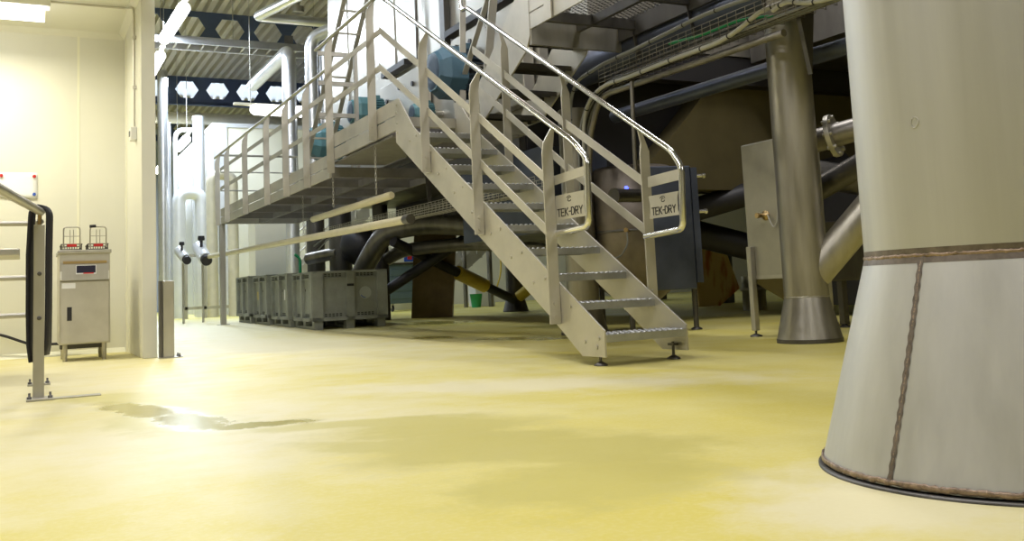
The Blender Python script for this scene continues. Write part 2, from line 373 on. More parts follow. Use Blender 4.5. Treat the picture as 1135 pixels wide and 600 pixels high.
# bollard by the wall end
bo = thing('bollard', 'short stainless guard post bolted down beside the white wall end', 'bollard', (1.165, 9.25, 0))
M().box((1.135, 9.19, .008), (1.232, 9.29, .70)).build('post', 'steel', bo, bevel=.005)
M().box((1.107, 9.19, .008), (1.13, 9.29, .70)).build('side_plate', 'steel_dark', bo)
M().box((1.10, 9.15, 0), (1.30, 9.33, .008)).build('base_plate', 'steel', bo)
for x, y in ((1.275, 9.18), (1.275, 9.3)): M().lathe((x, y, .008), [(.012, 0), (.012, .012), (.006, .013), (.006, .03)], 6).build('bolt', 'steel_dark', bo)

# railing on the left
rl = thing('railing', 'stainless tubular guard railing with a bolted twin post at the left edge', 'railing', (.085, 5.95, 0))
M().box((.052, 5.93, .01), (.108, 5.985, .97)).build('post', 'steel', rl, bevel=.004)
M().box((.070, 7.10, .01), (.120, 7.155, .90)).build('post', 'steel', rl, bevel=.004)
M().path([(.0875, 5.99, 1.046), (-.99, -.76+.0, 1.046)], .023, 14).build('handrail', 'steel', rl)
M().path([(.08, 5.957, .965), (.083, 5.96, 1.03)], .011, 10).build('spigot', 'copper', rl)
for y, xa in ((5.957, .08), (7.13, .09)):
    M().box((xa-.06, y-.12, 0), (xa+.075, y+.06, .012)).build('foot_plate', 'steel', rl, bevel=.002)
    for dx in (-.045, .058):
        M().lathe((xa+dx, y-.08, .012), [(.012, 0), (.012, .012), (.006, .013), (.006, .032)], 6).build('bolt', 'steel_dark', rl)
for z in (.99, .679, .466):
    M().path([(-1.5, 6.12, z), (.06, 6.12, z), (.09, 5.985, z)], .015, 10, bend=.04).build('cross_tube', 'steel_light', rl)
for z in (.693, .447): M().lathe((.082, 5.93, z), [(.012, 0), (.012, -.01), (.006, -.012)], 8, (0, 1, 0)).build('bolt', 'steel_dark', rl)
tag(M().box((.13, 5.87, 0), (.395, 5.97, .006)).build('floor_strip', 'steel'), 'flat metal strip lying on the wet floor beside the railing foot', 'strip')
# black rubber strap folded over the handrail
def strap(x, y, w, pts, t=.006):
    m = M(); n = len(pts); a = []
    for i, (px, pz) in enumerate(pts):
        a.append([(px-.014, y-w*.35, pz), (px+.014, y+w*.35, pz)])
    vs = [q for r in a for q in r]
    return m.add(vs, [(2*i, 2*i+2, 2*i+3, 2*i+1) for i in range(n-1)], True)
arc = [(.088 + .045*math.cos(t), 1.02 + .06*math.sin(t)) for t in [PI*i/10 for i in range(11)]]
pp = [(.118, .24), (.128, .30), (.130, .5), (.130, .8), (.132, .95)] + arc + [(.040, .95), (.033, .8), (.034, .5), (.038, .3), (.050, .205)]
so = strap(0, 5.99, .10, pp).build('rubber_strap', 'black', solid=.012); tag(so, 'long black rubber strap folded over the end of the handrail', 'strap')
# steel table at the edge
tb = thing('work_table', 'corner of a stainless work table behind the railing at the picture edge', 'table', (-.7, 8.4, 0))
M().box((-1.4, 8.0, .905), (-.022, 8.75, .955)).build('tabletop', 'steel', tb, bevel=.006)
for x in (-1.35, -.3):
    for y in (8.08, 8.7): M().box((x, y-.02, 0), (x+.04, y+.02, .905)).build('leg', 'steel', tb)
M().box((-1.35, 8.06, .25), (-.26, 8.72, .28)).build('shelf', 'steel', tb)

# ------------------------------------------------------------------ big pillar
px, py = 2.203, 1.600
pl = thing('support_leg', 'huge stainless machine leg with a conical welded foot at the near right', 'machine leg', (px, py, 0))
M().lathe((px, py, 0), [(.308, .53), (.308, 4.2)], 96).build('tube', 'brush', pl)
M().lathe((px, py, 0), [(.452, .012), (.450, .02), (.308, .53)], 96).build('conical_foot', 'brush', pl)
M().lathe((px, py, 0), [(.464, 0), (.464, .006), (.452, .008)], 96).build('base_ring', 'steel_dark', pl)
def bead(c, r, z, w=.0045, n=360):
    m = M(); R = []
    for i in range(n):
        t = 2*PI*i/n; rr = r + .0015*random.random(); zz = z + .0015*random.uniform(-1, 1); ww = w*(.8 + .4*random.random())
        d = V((math.cos(t), math.sin(t), 0)); p = V(c) + d*rr + V((0, 0, zz))
        R.append([p + d*ww*.45*math.cos(a) + V((0, 0, ww*math.sin(a))) for a in [2*PI*k/8 for k in range(8)]])
    return m.ring(R, closed=True)
wb = bead((px, py, 0), .308, .530).build('weld_seam', 'weld', pl); wb['label'] = 'brown weld around the top of the cone'
bead((px, py, 0), .452, .020, .007).build('weld_seam', 'weld', pl)
M().lathe((px, py, 0), [(.3085, .533), (.3086, .548)], 96, cap=False).build('heat_band', 'heat', pl)
M().lathe((px, py, 0), [(.3135, .512), (.3094, .528)], 96, cap=False).build('heat_band', 'heat', pl)
m = M(); R = []; n = 160
for i in range(n+1):
    t = i/n; a = math.radians(-178.3 + 4.9*t); r = .450 + (.308-.450)*t; z = .02 + .51*t
    d = V((math.cos(a), math.sin(a), 0)); s_ = V((-math.sin(a), math.cos(a), 0)); w = .0033*(.8 + .4*random.random())
    p = V((px, py, 0)) + d*r + V((0, 0, z))
    R.append([p + d*w*.4*math.cos(b) + s_*(w*math.sin(b) + .0006*math.sin(i*.9)) for b in [2*PI*k/8 for k in range(8)]])
m.ring(R).build('vertical_seam', 'weld', pl)
m = M(); R = []
for i in range(2):
    pass
vsl = []
for i in range(n+1):
    t = i/n; a = math.radians(-178.3 + 4.9*t); r = .4512 + (.3092-.4512)*t; z = .02 + .51*t
    for sg in (-1, 1):
        da = sg*(.0070 + .0012*math.sin(i*.7))/r; vsl.append((px + r*math.cos(a+da), py + r*math.sin(a+da), z))
m.add(vsl, [(2*i, 2*i+1, 2*i+3, 2*i+2) for i in range(n)]).build('heat_band', 'heat', pl)
dt = M(); a0 = math.atan2(1.553-py, 1.899-px)
dt.path([V((px, py, 0)) + V((math.cos(a0 + .045*math.sin(t)*(1-.1*t)), math.sin(a0 + .045*math.sin(t)*(1-.1*t)), 0))*.3085 + V((0, 0, .848 + .013*math.cos(t))) for t in [.4*i for i in range(15)]], .0013, 6)
dt.build('scratch_ring', 'brush', pl)

def leg_column(name, label, c, top, r=.16, rb=.231, zc=.33, mat='steel_pipe', zb=0.):
    t = thing(name, label, 'machine leg', (c[0], c[1], zb))
    M().lathe((c[0], c[1], 0), [(r, zc), (r, top)], 48).build('tube', mat, t)
    M().lathe((c[0], c[1], 0), [(rb, zb+.03), (r, zc)], 48).build('conical_foot', mat, t)
    M().lathe((c[0], c[1], 0), [(rb+.004, zb), (rb+.004, zb+.03)], 48).build('base_ring', 'steel_dark', t)
    m = bead((c[0], c[1], 0), r, zc, .004, 120); m.build('weld_seam', 'steel', t)
    return t
ca = leg_column('support_leg', 'stainless machine leg with a diagonal brace pipe welded in, beside the cream tank', (5.12, 5.257), 3.4, mat='leg_steel')
M().path([(5.12, 5.257, .42), (5.74, 4.637, 1.37)], .122, 32).build('brace_pipe', 'leg_steel', ca)
leg_column('support_leg', 'stainless machine leg with conical foot seen between the lowest stair treads', (4.95, 8.12), 2.25, mat='leg_steel')
c2_ = leg_column('support_leg', 'dark machine leg with conical foot far under the machine, yellow band on its brace', (8.0, 15.5), 2.4, mat='steel_dark', zb=.045)

# ------------------------------------------------------------------ staircase
XS, W, Y1, TR, RR = 3.087, .605, 4.837, .315, .189
st = thing('staircase', 'stainless industrial staircase with perforated treads and tubular handrails', 'staircase', (XS+W/2, 6.4, 0))
def stringer(x0, x1, bolts=-1):
    poly = [(4.837, .057), (4.837, .215), (7.80, 1.955), (8.15, 2.287), (8.24, 2.287), (8.24, 1.885), (5.46, .283), (5.10, .055)]
    m = M().prism(poly, x0, x1)
    xb = x0 if bolts < 0 else x1
    for n in range(1, 11):
        y, z = Y1 + (n-1)*TR, n*RR
        for dy, dz in ((.06, -.02), (.22, -.045)):
            m.lathe((xb, y+dy, z+dz), [(.011, -.008), (.011, .008)], 8, (1, 0, 0))
    for z in (1.97, 2.06, 2.16, 1.93+.3): m.lathe((xb, 8.2, z), [(.010, -.008), (.010, .008)], 8, (1, 0, 0))
    m.lathe((xb, 4.93, .115), [(.016, -.006), (.016, .006)], 8, (1, 0, 0))
    return m
stringer(XS-.006, XS+.006).build('stringer', 'steel_light', st)
stringer(XS+W-.006, XS+W+.006, 1).build('stringer', 'steel_light', st)
def tread(n):
    y, z = Y1 + (n-1)*TR, n*RR; m = M(); a, b = XS+.006, XS+W-.006
    m.box((a, y, z-.045), (b, y+.004, z)); m.box((a, y+.246, z-.045), (b, y+.25, z)); m.box((a, y+.004, z-.004), (b, y+.246, z))
    m.box((a, y+.004, z-.045), (a+.004, y+.246, z-.004)); m.box((b-.004, y+.004, z-.045), (b, y+.246, z-.004))
    for j in range(6):
        for i in range(15):
            x = a + .02 + i*.0395 + (.0197 if j % 2 else 0)
            if x > b - .012: continue
            m.lathe((x, y+.018+j*.04, z), [(.013, 0), (.009, .008), (.004, .0082)], 8)
    return m
for n in range(1, 11): tread(n).build('tread', 'tread', st)
for x in (XS+.03, XS+W-.03):
    ft = M().lathe((x, 4.95, 0), [(.042, 0), (.042, .008), (.018, .022), (.012, .026)], 20).lathe((x, 4.95, .02), [(.009, 0), (.009, .09)], 10)
    ft.box((x-.02, 4.92, .085), (x+.02, 4.98, .1)).build('levelling_foot', 'steel_dark', st)
M().path([(XS, 8.62, 3.418), (XS, 5.08, 1.393), (XS, 4.93, 1.262), (XS, 4.955, .850), (XS, 5.43, .828)], .021, 14, bend=.055).build('handrail', 'steel_bright', st)
xf = XS+W
M().path([(xf, 8.02, 3.36), (xf, 8.0, 3.13), (xf, 7.88, 3.13), (xf, 4.88, 1.323), (xf, 4.785, 1.20), (xf, 4.81, .815), (xf, 5.22, .792)], .021, 14, bend=.05).build('handrail', 'steel_bright', st)
def rail_post(x0, x1, xt, y, zb, zt, t=.012, bolts=True):
    # flat bar facing along the stair, shoulders curving in to the tube at xt
    poly = [(x0, zb), (x1, zb), (x1, zt-.15), (xt+.012, zt), (xt-.012, zt), (x0+.012, zt-.10), (x0, zt-.17)]
    m = M().prism(poly, y-t/2, y+t/2, plane='xz')
    if bolts:
        for z in (zb+.04, zb+.13): m.lathe(((x0+x1)/2, y-t/2, z), [(.012, 0), (.012, -.008)], 8, (0, 1, 0))
    return m
slope = (3.418-1.393)/(8.62-5.08)
def hz(y, y0=5.08, z0=1.393): return z0 + (y-y0)*slope
for y, zb in ((5.34, .25), (6.42, .90), (7.42, 1.50)):
    p_ = rail_post(XS-.088, XS-.010, XS, y, zb, hz(y)-.015).build('post', 'steel_light', st); WL[p_.name] = WL[st.name]
    M().box((XS-.016, y+.006, zb), (XS-.008, y+.10, zb+.20)).build('post_bracket', 'steel_light', p_)
slf = (3.13-1.323)/(7.88-4.88)
for y, zb in ((5.24, .30), (6.24, .85), (7.24, 1.40)):
    rail_post(xf+.008, xf+.082, xf+.012, y, zb, 1.323+(y-4.88)*slf-.015).build('post', 'steel_light', st)
# mid rails (flat bars between the posts)
def fl(p, q, x, h=.05): return M().prism([(p[0], p[1]-h/2), (p[0], p[1]+h/2), (q[0], q[1]+h/2), (q[0], q[1]-h/2)], x-.004, x+.004)
for a, b in (((8.57, 3.045), (7.43, 2.385)), ((7.41, 2.373), (6.43, 1.80)), ((6.41, 1.79), (5.35, 1.155)),
             ((8.60, 2.685), (7.43, 2.035)), ((7.41, 2.025), (6.43, 1.445)), ((6.41, 1.435), (5.35, .80))):
    fl(a, b, XS-.02, .070).build('mid_rail', 'steel_light', st)
for a, b in (((7.85, 2.72), (7.25, 2.36)), ((7.23, 2.35), (6.25, 1.745)), ((6.23, 1.735), (5.25, 1.165)),
             ((7.85, 2.37), (7.25, 2.02)), ((7.23, 2.01), (6.25, 1.40)), ((6.23, 1.39), (5.25, .835))):
    fl(a, b, xf+.03, .070).build('mid_rail', 'steel_light', st)
for y, z in ((8.585, 3.035), (8.615, 2.675)): M().box((XS-.014, y-.02, z-.03), (XS-.006, 8.80, z+.03)).build('mid_rail_end', 'steel_light', st)
# sign panels in the end loops
def stroke_text(txt, xo, y0, z0, h, dirx, tilt=0):
    # letters from flat strokes, reading from +y to -y (seen from -x); each glyph 0..1 wide, 0..1 high
    G = {'T': [((0,1),(1,1)),((.5,1),(.5,0))], 'E': [((0,0),(0,1)),((0,1),(.9,1)),((0,.5),(.8,.5)),((0,0),(.9,0))], 'K': [((0,0),(0,1)),((0,.45),(.95,1)),((.2,.55),(.95,0))],
         '-': [((.1,.5),(.9,.5))], 'D': [((0,0),(0,1)),((0,1),(.6,1)),((.6,1),(.95,.7)),((.95,.7),(.95,.3)),((.95,.3),(.6,0)),((.6,0),(0,0))],
         'R': [((0,0),(0,1)),((0,1),(.8,1)),((.8,1),(.9,.75)),((.9,.75),(.8,.5)),((.8,.5),(0,.5)),((.4,.5),(.95,0))], 'Y': [((0,1),(.5,.5)),((1,1),(.5,.5)),((.5,.5),(.5,0))]}
    m = M(); w = h*.68; adv = w*1.32; y = y0; sw = h*.15
    for ch in txt:
        ww = w*.55 if ch == '-' else w
        for (a, b), (c, d_) in G[ch]:
            p = V((xo, y - a*ww, z0 + b*h)); q = V((xo, y - c*ww, z0 + d_*h)); e = (q-p).normalized()*sw*.45
            m.bar(p-e, q+e, .0016, sw, up=(V((1,0,0)).cross(q-p)))
        y -= adv*(.62 if ch == '-' else 1)
    return m
def sign(x, ya, yb, za, zb_, yt):
    # ya far (post side) .. yb near (tube side)
    poly = [(ya, za), (ya-.012, (za+zb_)/2-.02), (ya-.012, (za+zb_)/2+.02), (ya, zb_), (yb, zb_), (yb+.016, zb_-.03), (yb+.016, za+.03), (yb, za)]
    p = M().prism(poly, x-.003, x+.003).build('sign_panel', 'steel_light', st); WL[p.name] = WL[st.name]
    p['label'] = 'stainless sign panel with cut-out lettering'
    xo = x-.0042; wd = ya-yb
    M_ = stroke_text('TEK-DRY', xo, ya-.035, za+.022, .046, -1); 
    # stretch letters to the panel width
    ys_ = [v.y for v in M_.v]; lo, hi = min(ys_), max(ys_); t0, t1 = yb+.035, yt
    for v in M_.v: v.y = t0 + (v.y-lo)/(hi-lo)*(t1-t0)
    M_.build('lettering', 'black_steel', p)
    yc, zc = (yt+yb)/2+.02, zb_-.036; mm = M()
    for r0, s0, s1 in ((.024, .3, 2.7), (.017, 3.3, 5.9), (.010, .5, 3.6)):
        pts = [(r0*(1+.35*(k/10))*math.cos(s0+(s1-s0)*k/10), r0*.85*math.sin(s0+(s1-s0)*k/10)) for k in range(11)]
        for k in range(10):
            a, b = V((xo, yc-pts[k][0], zc+pts[k][1])), V((xo, yc-pts[k+1][0], zc+pts[k+1][1]))
            mm.bar(a, b, .0016, .0045, up=V((1,0,0)).cross(b-a))
    mm.build('swirl_emblem', 'black_steel', p)
sign(XS-.004, 5.415, 4.965, .915, 1.075, 5.315)
sign(xf-.004, 5.15, 4.825, .905, 1.055, 5.12)
M().prism([(5.42, 1.145), (5.42, 1.205), (4.955, 1.225), (4.955, 1.165)], XS-.004, XS+.004).build('cross_bar', 'steel_light', st)
M().prism([(5.15, 1.115), (5.15, 1.185), (4.81, 1.195), (4.81, 1.125)], xf-.004, xf+.004).build('cross_bar', 'steel_light', st)
M().box((XS-.02, 5.40, 1.15), (XS-.014, 5.44, 1.21)).build('clamp', 'steel', st)

# ------------------------------------------------------------------ walkway (upper deck, one step lower beyond y=10.4)
PX1 = 4.47
wk = thing('walkway', 'raised stainless walkway with grating deck and flat-bar guard rails', 'walkway', (XS+.6, 13, 0))
M().box((XS-.006, 8.24, 2.0), (XS+.02, 10.42, 2.13)).build('edge_beam', 'steel_light', wk)
M().box((XS-.006, 8.24, 2.142), (XS+.002, 10.40, 2.29)).build('toe_board', 'steel_light', wk)
M().box((XS-.006, 10.42, 1.825), (XS+.02, 17.1, 1.94)).build('edge_beam', 'steel_light', wk)
M().box((XS-.006, 10.5, 1.952), (XS+.002, 17.1, 2.09)).build('toe_board', 'steel_light', wk)
M().box((XS+.02, 17.04, 1.825), (PX1, 17.1, 1.94)).build('edge_beam', 'steel_light', wk)
M().box((XS+.02, 17.09, 1.952), (PX1, 17.1, 2.09)).build('toe_board', 'steel_light', wk)
M().box((3.70, 8.22, 2.0), (PX1, 8.26, 2.13)).build('edge_beam', 'steel', wk)
M().box((XS+.62, 8.22, 2.142), (3.95, 8.23, 2.29)).build('toe_board', 'steel', wk)
M().box((XS+.01, 8.22, 2.04), (XS+W-.01, 8.30, 2.13)).build('edge_beam', 'steel', wk)
def grating(y0, y1, z):
    m = M(); y = y0
    while y < y1: m.box((XS+.02, y, z-.03), (PX1, y+.005, z)); y += .034
    x = XS+.02
    while x < PX1: m.box((x, y0, z-.008), (x+.004, y1, z-.002)); x += .09
    return m
grating(8.28, 10.42, 2.138).build('deck_grating', 'steel_under', wk)
grating(10.42, 17.05, 1.948).build('deck_grating', 'steel_under', wk)
for y, z in ((9.2, 2.0), (9.9, 2.0), (10.42, 1.83), (11.4, 1.83), (12.4, 1.83), (13.6, 1.83), (14.8, 1.83), (16.0, 1.83)):
    M().box((XS+.02, y-.03, z), (PX1, y+.03, z+.105)).build('cross_beam', 'steel_under', wk)
for x in (3.75, PX1-.03): M().box((x-.02, 8.3, 2.0), (x+.02, 10.4, 2.105)).build('cross_beam', 'steel_under', wk); M().box((x-.02, 10.45, 1.83), (x+.02, 17.04, 1.915)).build('cross_beam', 'steel_under', wk)
M().box((XS+.02, 8.4, 1.965), (3.72, 10.35, 1.985)).build('drip_tray', 'steel_under', wk)
def wpost(y, zb, zt, w=.095):
    return rail_post(XS-.095, XS-.012, XS-.01, y, zb, zt)
for y, zt in ((8.75, 3.385), (10.20, 3.385)):
    p = wpost(y, 1.985 if y < 9 else 1.85, zt, .12).build('post', 'steel_light', wk); WL[p.name] = WL[wk.name]
    M().box((XS-.014, y+.01, 1.99 if y < 9 else 1.86), (XS-.006, y+.10, 2.2 if y < 9 else 2.08)).build('post_bracket', 'steel', p)
for y in (11.20, 12.22, 13.31, 14.77, 16.24):
    p = wpost(y, 1.80, 3.05, .13).build('post', 'steel_light', wk); WL[p.name] = WL[wk.name]
    M().box((XS-.014, y+.01, 1.83), (XS-.006, y+.10, 1.96)).build('post_bracket', 'steel', p)
wpost(17.1, 1.80, 3.05, .12).build('post', 'steel_light', wk)
M().path([(XS-.012, 8.56, 3.40), (XS-.012, 10.82, 3.40)], .021, 12).build('top_rail', 'steel', wk)
M().path([(XS-.012, 10.36, 3.075), (XS-.012, 17.55, 3.06)], .020, 12).build('top_rail', 'steel', wk)
for z in (3.03, 2.665): M().box((XS-.006, 8.8, z-.03), (XS+.002, 10.42, z+.03)).build('mid_rail', 'steel_light', wk)
for z in (2.79, 2.45): M().box((XS-.006, 10.45, z-.03), (XS+.002, 17.1, z+.03)).build('mid_rail', 'steel_light', wk)
# far end and inner side rails
for z, r in ((3.05, .02), (2.75, .012), (2.42, .012)): M().path([(XS, 17.1, z), (4.45, 17.1, z)], r, 8).build('end_rail', 'steel', wk)
for x in (4.45,): M().box((x-.006, 17.05, 1.85), (x+.006, 17.13, 3.05)).build('post', 'steel', wk)
M().box((XS-.03, 17.05, fz(17.1)), (XS+.06, 17.14, 1.825)).build('support_column', 'steel', wk)
M().box((XS-.08, 17.0, fz(17.1)-.01), (XS+.11, 17.2, fz(17.1)+.008)).build('column_foot', 'steel', wk)
# brackets on ledge where the deck steps up
for z in (3.36, 3.0, 2.62): M().bar((XS, 10.80, z), (XS+.45, 10.80, z-.0), .03, .05).build('step_bracket', 'steel', wk)
M().box((XS+.44, 10.77, 2.0), (XS+.48, 10.83, 3.42)).build('post', 'steel', wk)
# diagonal ladder standing on the deck
ld = thing('ladder', 'leaning aluminium ladder on the walkway between the guard rail and the machine', 'ladder', (3.7, 13.2, 1.95))
a0, a1 = V((3.55, 13.55, 1.95)), V((3.75, 10.9, 5.2)); off = V((.30, .0, 0))
for o_ in (V((0, 0, 0)), off): M().bar(a0+o_, a1+o_, .022, .06, up=(1, 0, 0)).build('side_rail', 'steel_light', ld)
for k in range(1, 13):
    p = a0.lerp(a1, k/13); M().bar(p, p+off, .035, .022).build('rung', 'steel_light', ld)
# two chains and hanging tubes
def chain(x, y, zt, zb, label):
    m = M(); z = zt; i = 0
    while z > zb:
        a = V((1, 0, 0)) if i % 2 else V((0, 1, 0)); c = V((x, y, z-.02)); m_ = []
        pts = [c + a*.010*math.cos(t) + V((0, 0, .021*math.sin(t))) for t in [2*PI*k/10 for k in range(11)]]
        m.path(pts, .0032, 5); z -= .034; i += 1
    return tag(m.build('chain', 'steel'), label, 'chain', 'chains under the walkway')
chain(3.12, 8.95, 1.99, 1.50, 'steel chain hanging under the walkway beside the top of the staircase')
chain(3.12, 10.42, 1.84, 1.50, 'steel chain hanging under the walkway where its deck steps down')
chain(3.35, 12.6, 1.86, 1.28, 'steel chain hanging under the far part of the walkway to the long pole')
tag(M().path([(3.3, 9.0, 1.475), (3.3, 9.03, 1.475), (3.3, 11.93, 1.475), (3.3, 11.96, 1.475)], .04, 16, radii=[.03, .04, .04, .03]).build('hanging_tube', 'tube_yellow'), 'short cream tube hung under the walkway, upper of the two', 'tube')
pt = thing('hanging_pole', 'long slim cream pole slung under the walkway with a grey end cap', 'pole', (3.3, 12, 1.2))
M().path([(3.3, 8.62, 1.195), (3.24, 19.3, 1.36)], .043, 16).build('pole', 'tube_yellow', pt)
M().path([(3.3, 8.50, 1.193), (3.3, 8.64, 1.196)], .047, 16).build('end_cap', 'steel_dark', pt)

# ------------------------------------------------------------------ second flight and upper platform
s2 = thing('upper_staircase', 'short upper stainless flight seen from below, climbing to the top platform', 'staircase', (4.3, 7.8, 2.14))
for x in (4.0, 4.62):
    M().prism([(7.22, 2.72), (7.22, 3.25), (7.30, 3.25), (8.6, 2.30), (8.6, 2.14), (8.20, 2.14), (7.30, 2.60)], x-.008, x+.008).build('stringer', 'steel_light', s2)
for k in range(4):
    y, z = 7.26 + k*.30, 2.74 - k*.185
    m = M().box((4.008, y, z-.045), (4.612, y+.004, z)).box((4.008, y+.25, z-.045), (4.612, y+.254, z)).box((4.008, y, z-.004), (4.612, y+.25, z)).box((4.008, y+.12, z-.03), (4.612, y+.126, z))
    m.build('tread', 'steel_dark', s2)
up = thing('upper_platform', 'upper steel platform of mesh grating seen from below', 'platform', (4.47, 6, 2.77))
M().box((3.995, 3.4, 2.77), (4.012, 7.24, 2.91)).build('edge_beam', 'steel_light', up)
M().box((3.995, 3.4, 2.925), (4.003, 7.24, 3.10)).build('toe_board', 'steel_light', up)
M().box((4.92, 3.4, 2.72), (4.96, 7.24, 2.90)).build('edge_beam', 'steel_dark', up)
M().prism([(4.0, 2.63), (4.0, 2.90), (4.95, 2.90), (4.95, 2.63)], 7.20, 7.24, plane='xz').build('edge_beam', 'steel', up)
M().box((4.47, 3.4, 2.78), (4.51, 7.2, 2.86)).build('joist', 'steel_dark', up)
for y in (6.95, 6.15, 5.3, 4.4):
    j = M().box((4.012, y-.025, 2.77), (4.95, y+.025, 2.86)).build('joist', 'steel_dark', up)
    M().prism([(4.90, 2.77), (5.02, 2.77), (4.97, 2.50), (4.95, 2.50)], y-.006, y+.006, plane='xz').build('hanger', 'steel_dark', up)
m = M(); k = -80
for k in range(-34, 140):
    for sg in (1, -1):
        # diagonal strands clipped to the platform rectangle
        c = 3.4 + k*.052; xa, xb_ = 4.012, 4.93; ya, yb_ = (c, c + (xb_-xa)*.62) if sg > 0 else (c + (xb_-xa)*.62, c)
        def cl(x_, y_): return y_
        if min(ya, yb_) < 3.4 or max(ya, yb_) > 7.2: 
            # clip
            t0, t1 = 0., 1.
            for lo in ((3.4),):
                if ya < lo: t0 = max(t0, (lo-ya)/(yb_-ya))
                if yb_ < lo: t1 = min(t1, (lo-ya)/(yb_-ya))
            hi = 7.2
            if ya > hi: t0 = max(t0, (hi-ya)/(yb_-ya))
            if yb_ > hi: t1 = min(t1, (hi-ya)/(yb_-ya))
            if t1 - t0 < .03: continue
            xa, xb_, ya, yb_ = xa+(xb_-xa)*t0, xa+(xb_-xa)*t1, ya+(yb_-ya)*t0, ya+(yb_-ya)*t1
        m.bar((xa, ya, 2.885), (xb_, yb_, 2.885), .008, .003)
m.build('mesh_grating', 'steel_dark', up)
p = M().prism([(6.80, 2.76), (6.92, 2.76), (6.92, 3.9), (6.80, 3.9)], 3.975, 3.99).build('post', 'steel_light', up)
for z in (3.9, 3.55, 3.25): M().box((3.98, 3.4, z-.03), (3.99, 7.24, z+.03)).build('guard_rail', 'steel_light', up)
M().prism([(4.95, 1.9), (4.75, 3.0), (5.1, 3.0)], 4.86, 4.90, plane='xz').build('gusset', 'steel_dark', up)

# ------------------------------------------------------------------ main machine
mc = thing('dryer_machine', 'big stainless process machine with riveted panels behind the stairs', 'machine', (7, 11, 2.25))
M().box((4.75, 9.0, 2.28), (9.3, 15.9, 7.0)).box((4.75, 8.4, 2.28), (4.85, 9.0, 7.0)).box((4.85, 8.4, 3.05), (9.3, 9.0, 7.0)).build('body', 'body_panel', mc)
M().box((4.86, 8.96, 1.5), (7.3, 8.995, 3.04)).build('shade_sheet', 'black_steel', mc)  # black sheet added where the body's end lies in shade
for y in (9.6, 10.95, 11.75, 12.6, 13.7, 14.8): M().box((4.735, y-.012, 2.3), (4.75, y+.012, 7.0)).build('panel_seam', 'steel', mc)
M().box((4.66, 10.62, 3.2), (4.735, 10.76, 7.0)).build('upright', 'steel_dark', mc)
M().path([(4.69, 11.62, 3.3), (4.69, 11.62, 6.5)], .018, 8).build('drain_pipe', 'steel_dark', mc)
M().box((4.62, 8.6, 3.60), (4.75, 10.55, 3.68)).build('ledge', 'black_steel', mc)
M().box((4.62, 11.95, 3.60), (4.75, 12.9, 3.68)).build('ledge', 'black_steel', mc)
M().prism([(8.5, 2.4), (8.5, 3.5), (10.3, 3.5), (10.9, 2.4)], 4.60, 4.735).build('access_door', 'body_panel', mc, bevel=.01)
M().prism([(11.3, 2.3), (11.3, 3.45), (12.9, 3.45), (13.4, 2.3)], 4.60, 4.735).build('access_door', 'body_panel', mc, bevel=.01)
for y, z in ((9.2, 3.3), (9.75, 3.35), (8.8, 2.9), (10.2, 2.7), (11.6, 3.25), (12.1, 3.3), (12.6, 3.2), (11.45, 2.7)):
    M().lathe((4.60, y, z), [(.035, -.02), (.035, 0)], 10, (1, 0, 0)).build('clamp_knob', 'black_steel', mc)
M().prism([(9.3, 2.95), (9.75, 3.3), (9.9, 3.1), (9.55, 2.75)], 4.40, 4.60).build('bracket', 'steel_dark', mc)
# struts beyond the landing (crossed flats)
M().bar((4.35, 9.0, 2.2), (4.35, 8.5, 3.9), .02, .09, up=(1, 0, 0)).build('strut', 'steel_light', mc)
M().bar((4.32, 9.6, 2.6), (4.32, 8.3, 3.9), .02, .06, up=(1, 0, 0)).build('strut', 'steel_light', mc)
M().bar((4.34, 9.5, 2.2), (4.34, 9.35, 3.8), .02, .07, up=(1, 0, 0)).build('strut', 'steel_light', mc)
# lower skirt and drip trough behind the treads
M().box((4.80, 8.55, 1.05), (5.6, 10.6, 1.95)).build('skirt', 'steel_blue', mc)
M().box((4.78, 9.0, 1.97), (9.2, 15.8, 2.28)).build('base_frame', 'steel_dark', mc)
# hopper wall with slanting left edge, dark boxes added for the shade around it
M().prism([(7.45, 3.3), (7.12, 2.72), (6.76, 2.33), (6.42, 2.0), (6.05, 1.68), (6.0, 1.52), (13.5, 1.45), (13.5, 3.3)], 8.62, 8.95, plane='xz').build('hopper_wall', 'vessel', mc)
M().box((5.75, 11.6, 1.62), (9.2, 15.5, 1.97)).build('lower_shade_box', 'black_steel', mc)
M().box((7.5, 3.4, 2.95), (12.5, 8.3, 7.0)).build('upper_shade_box', 'steel_dark', mc)
M().box((5.2, 8.42, 2.72), (13, 8.61, 3.04)).build('lower_shade_box', 'black_steel', mc)

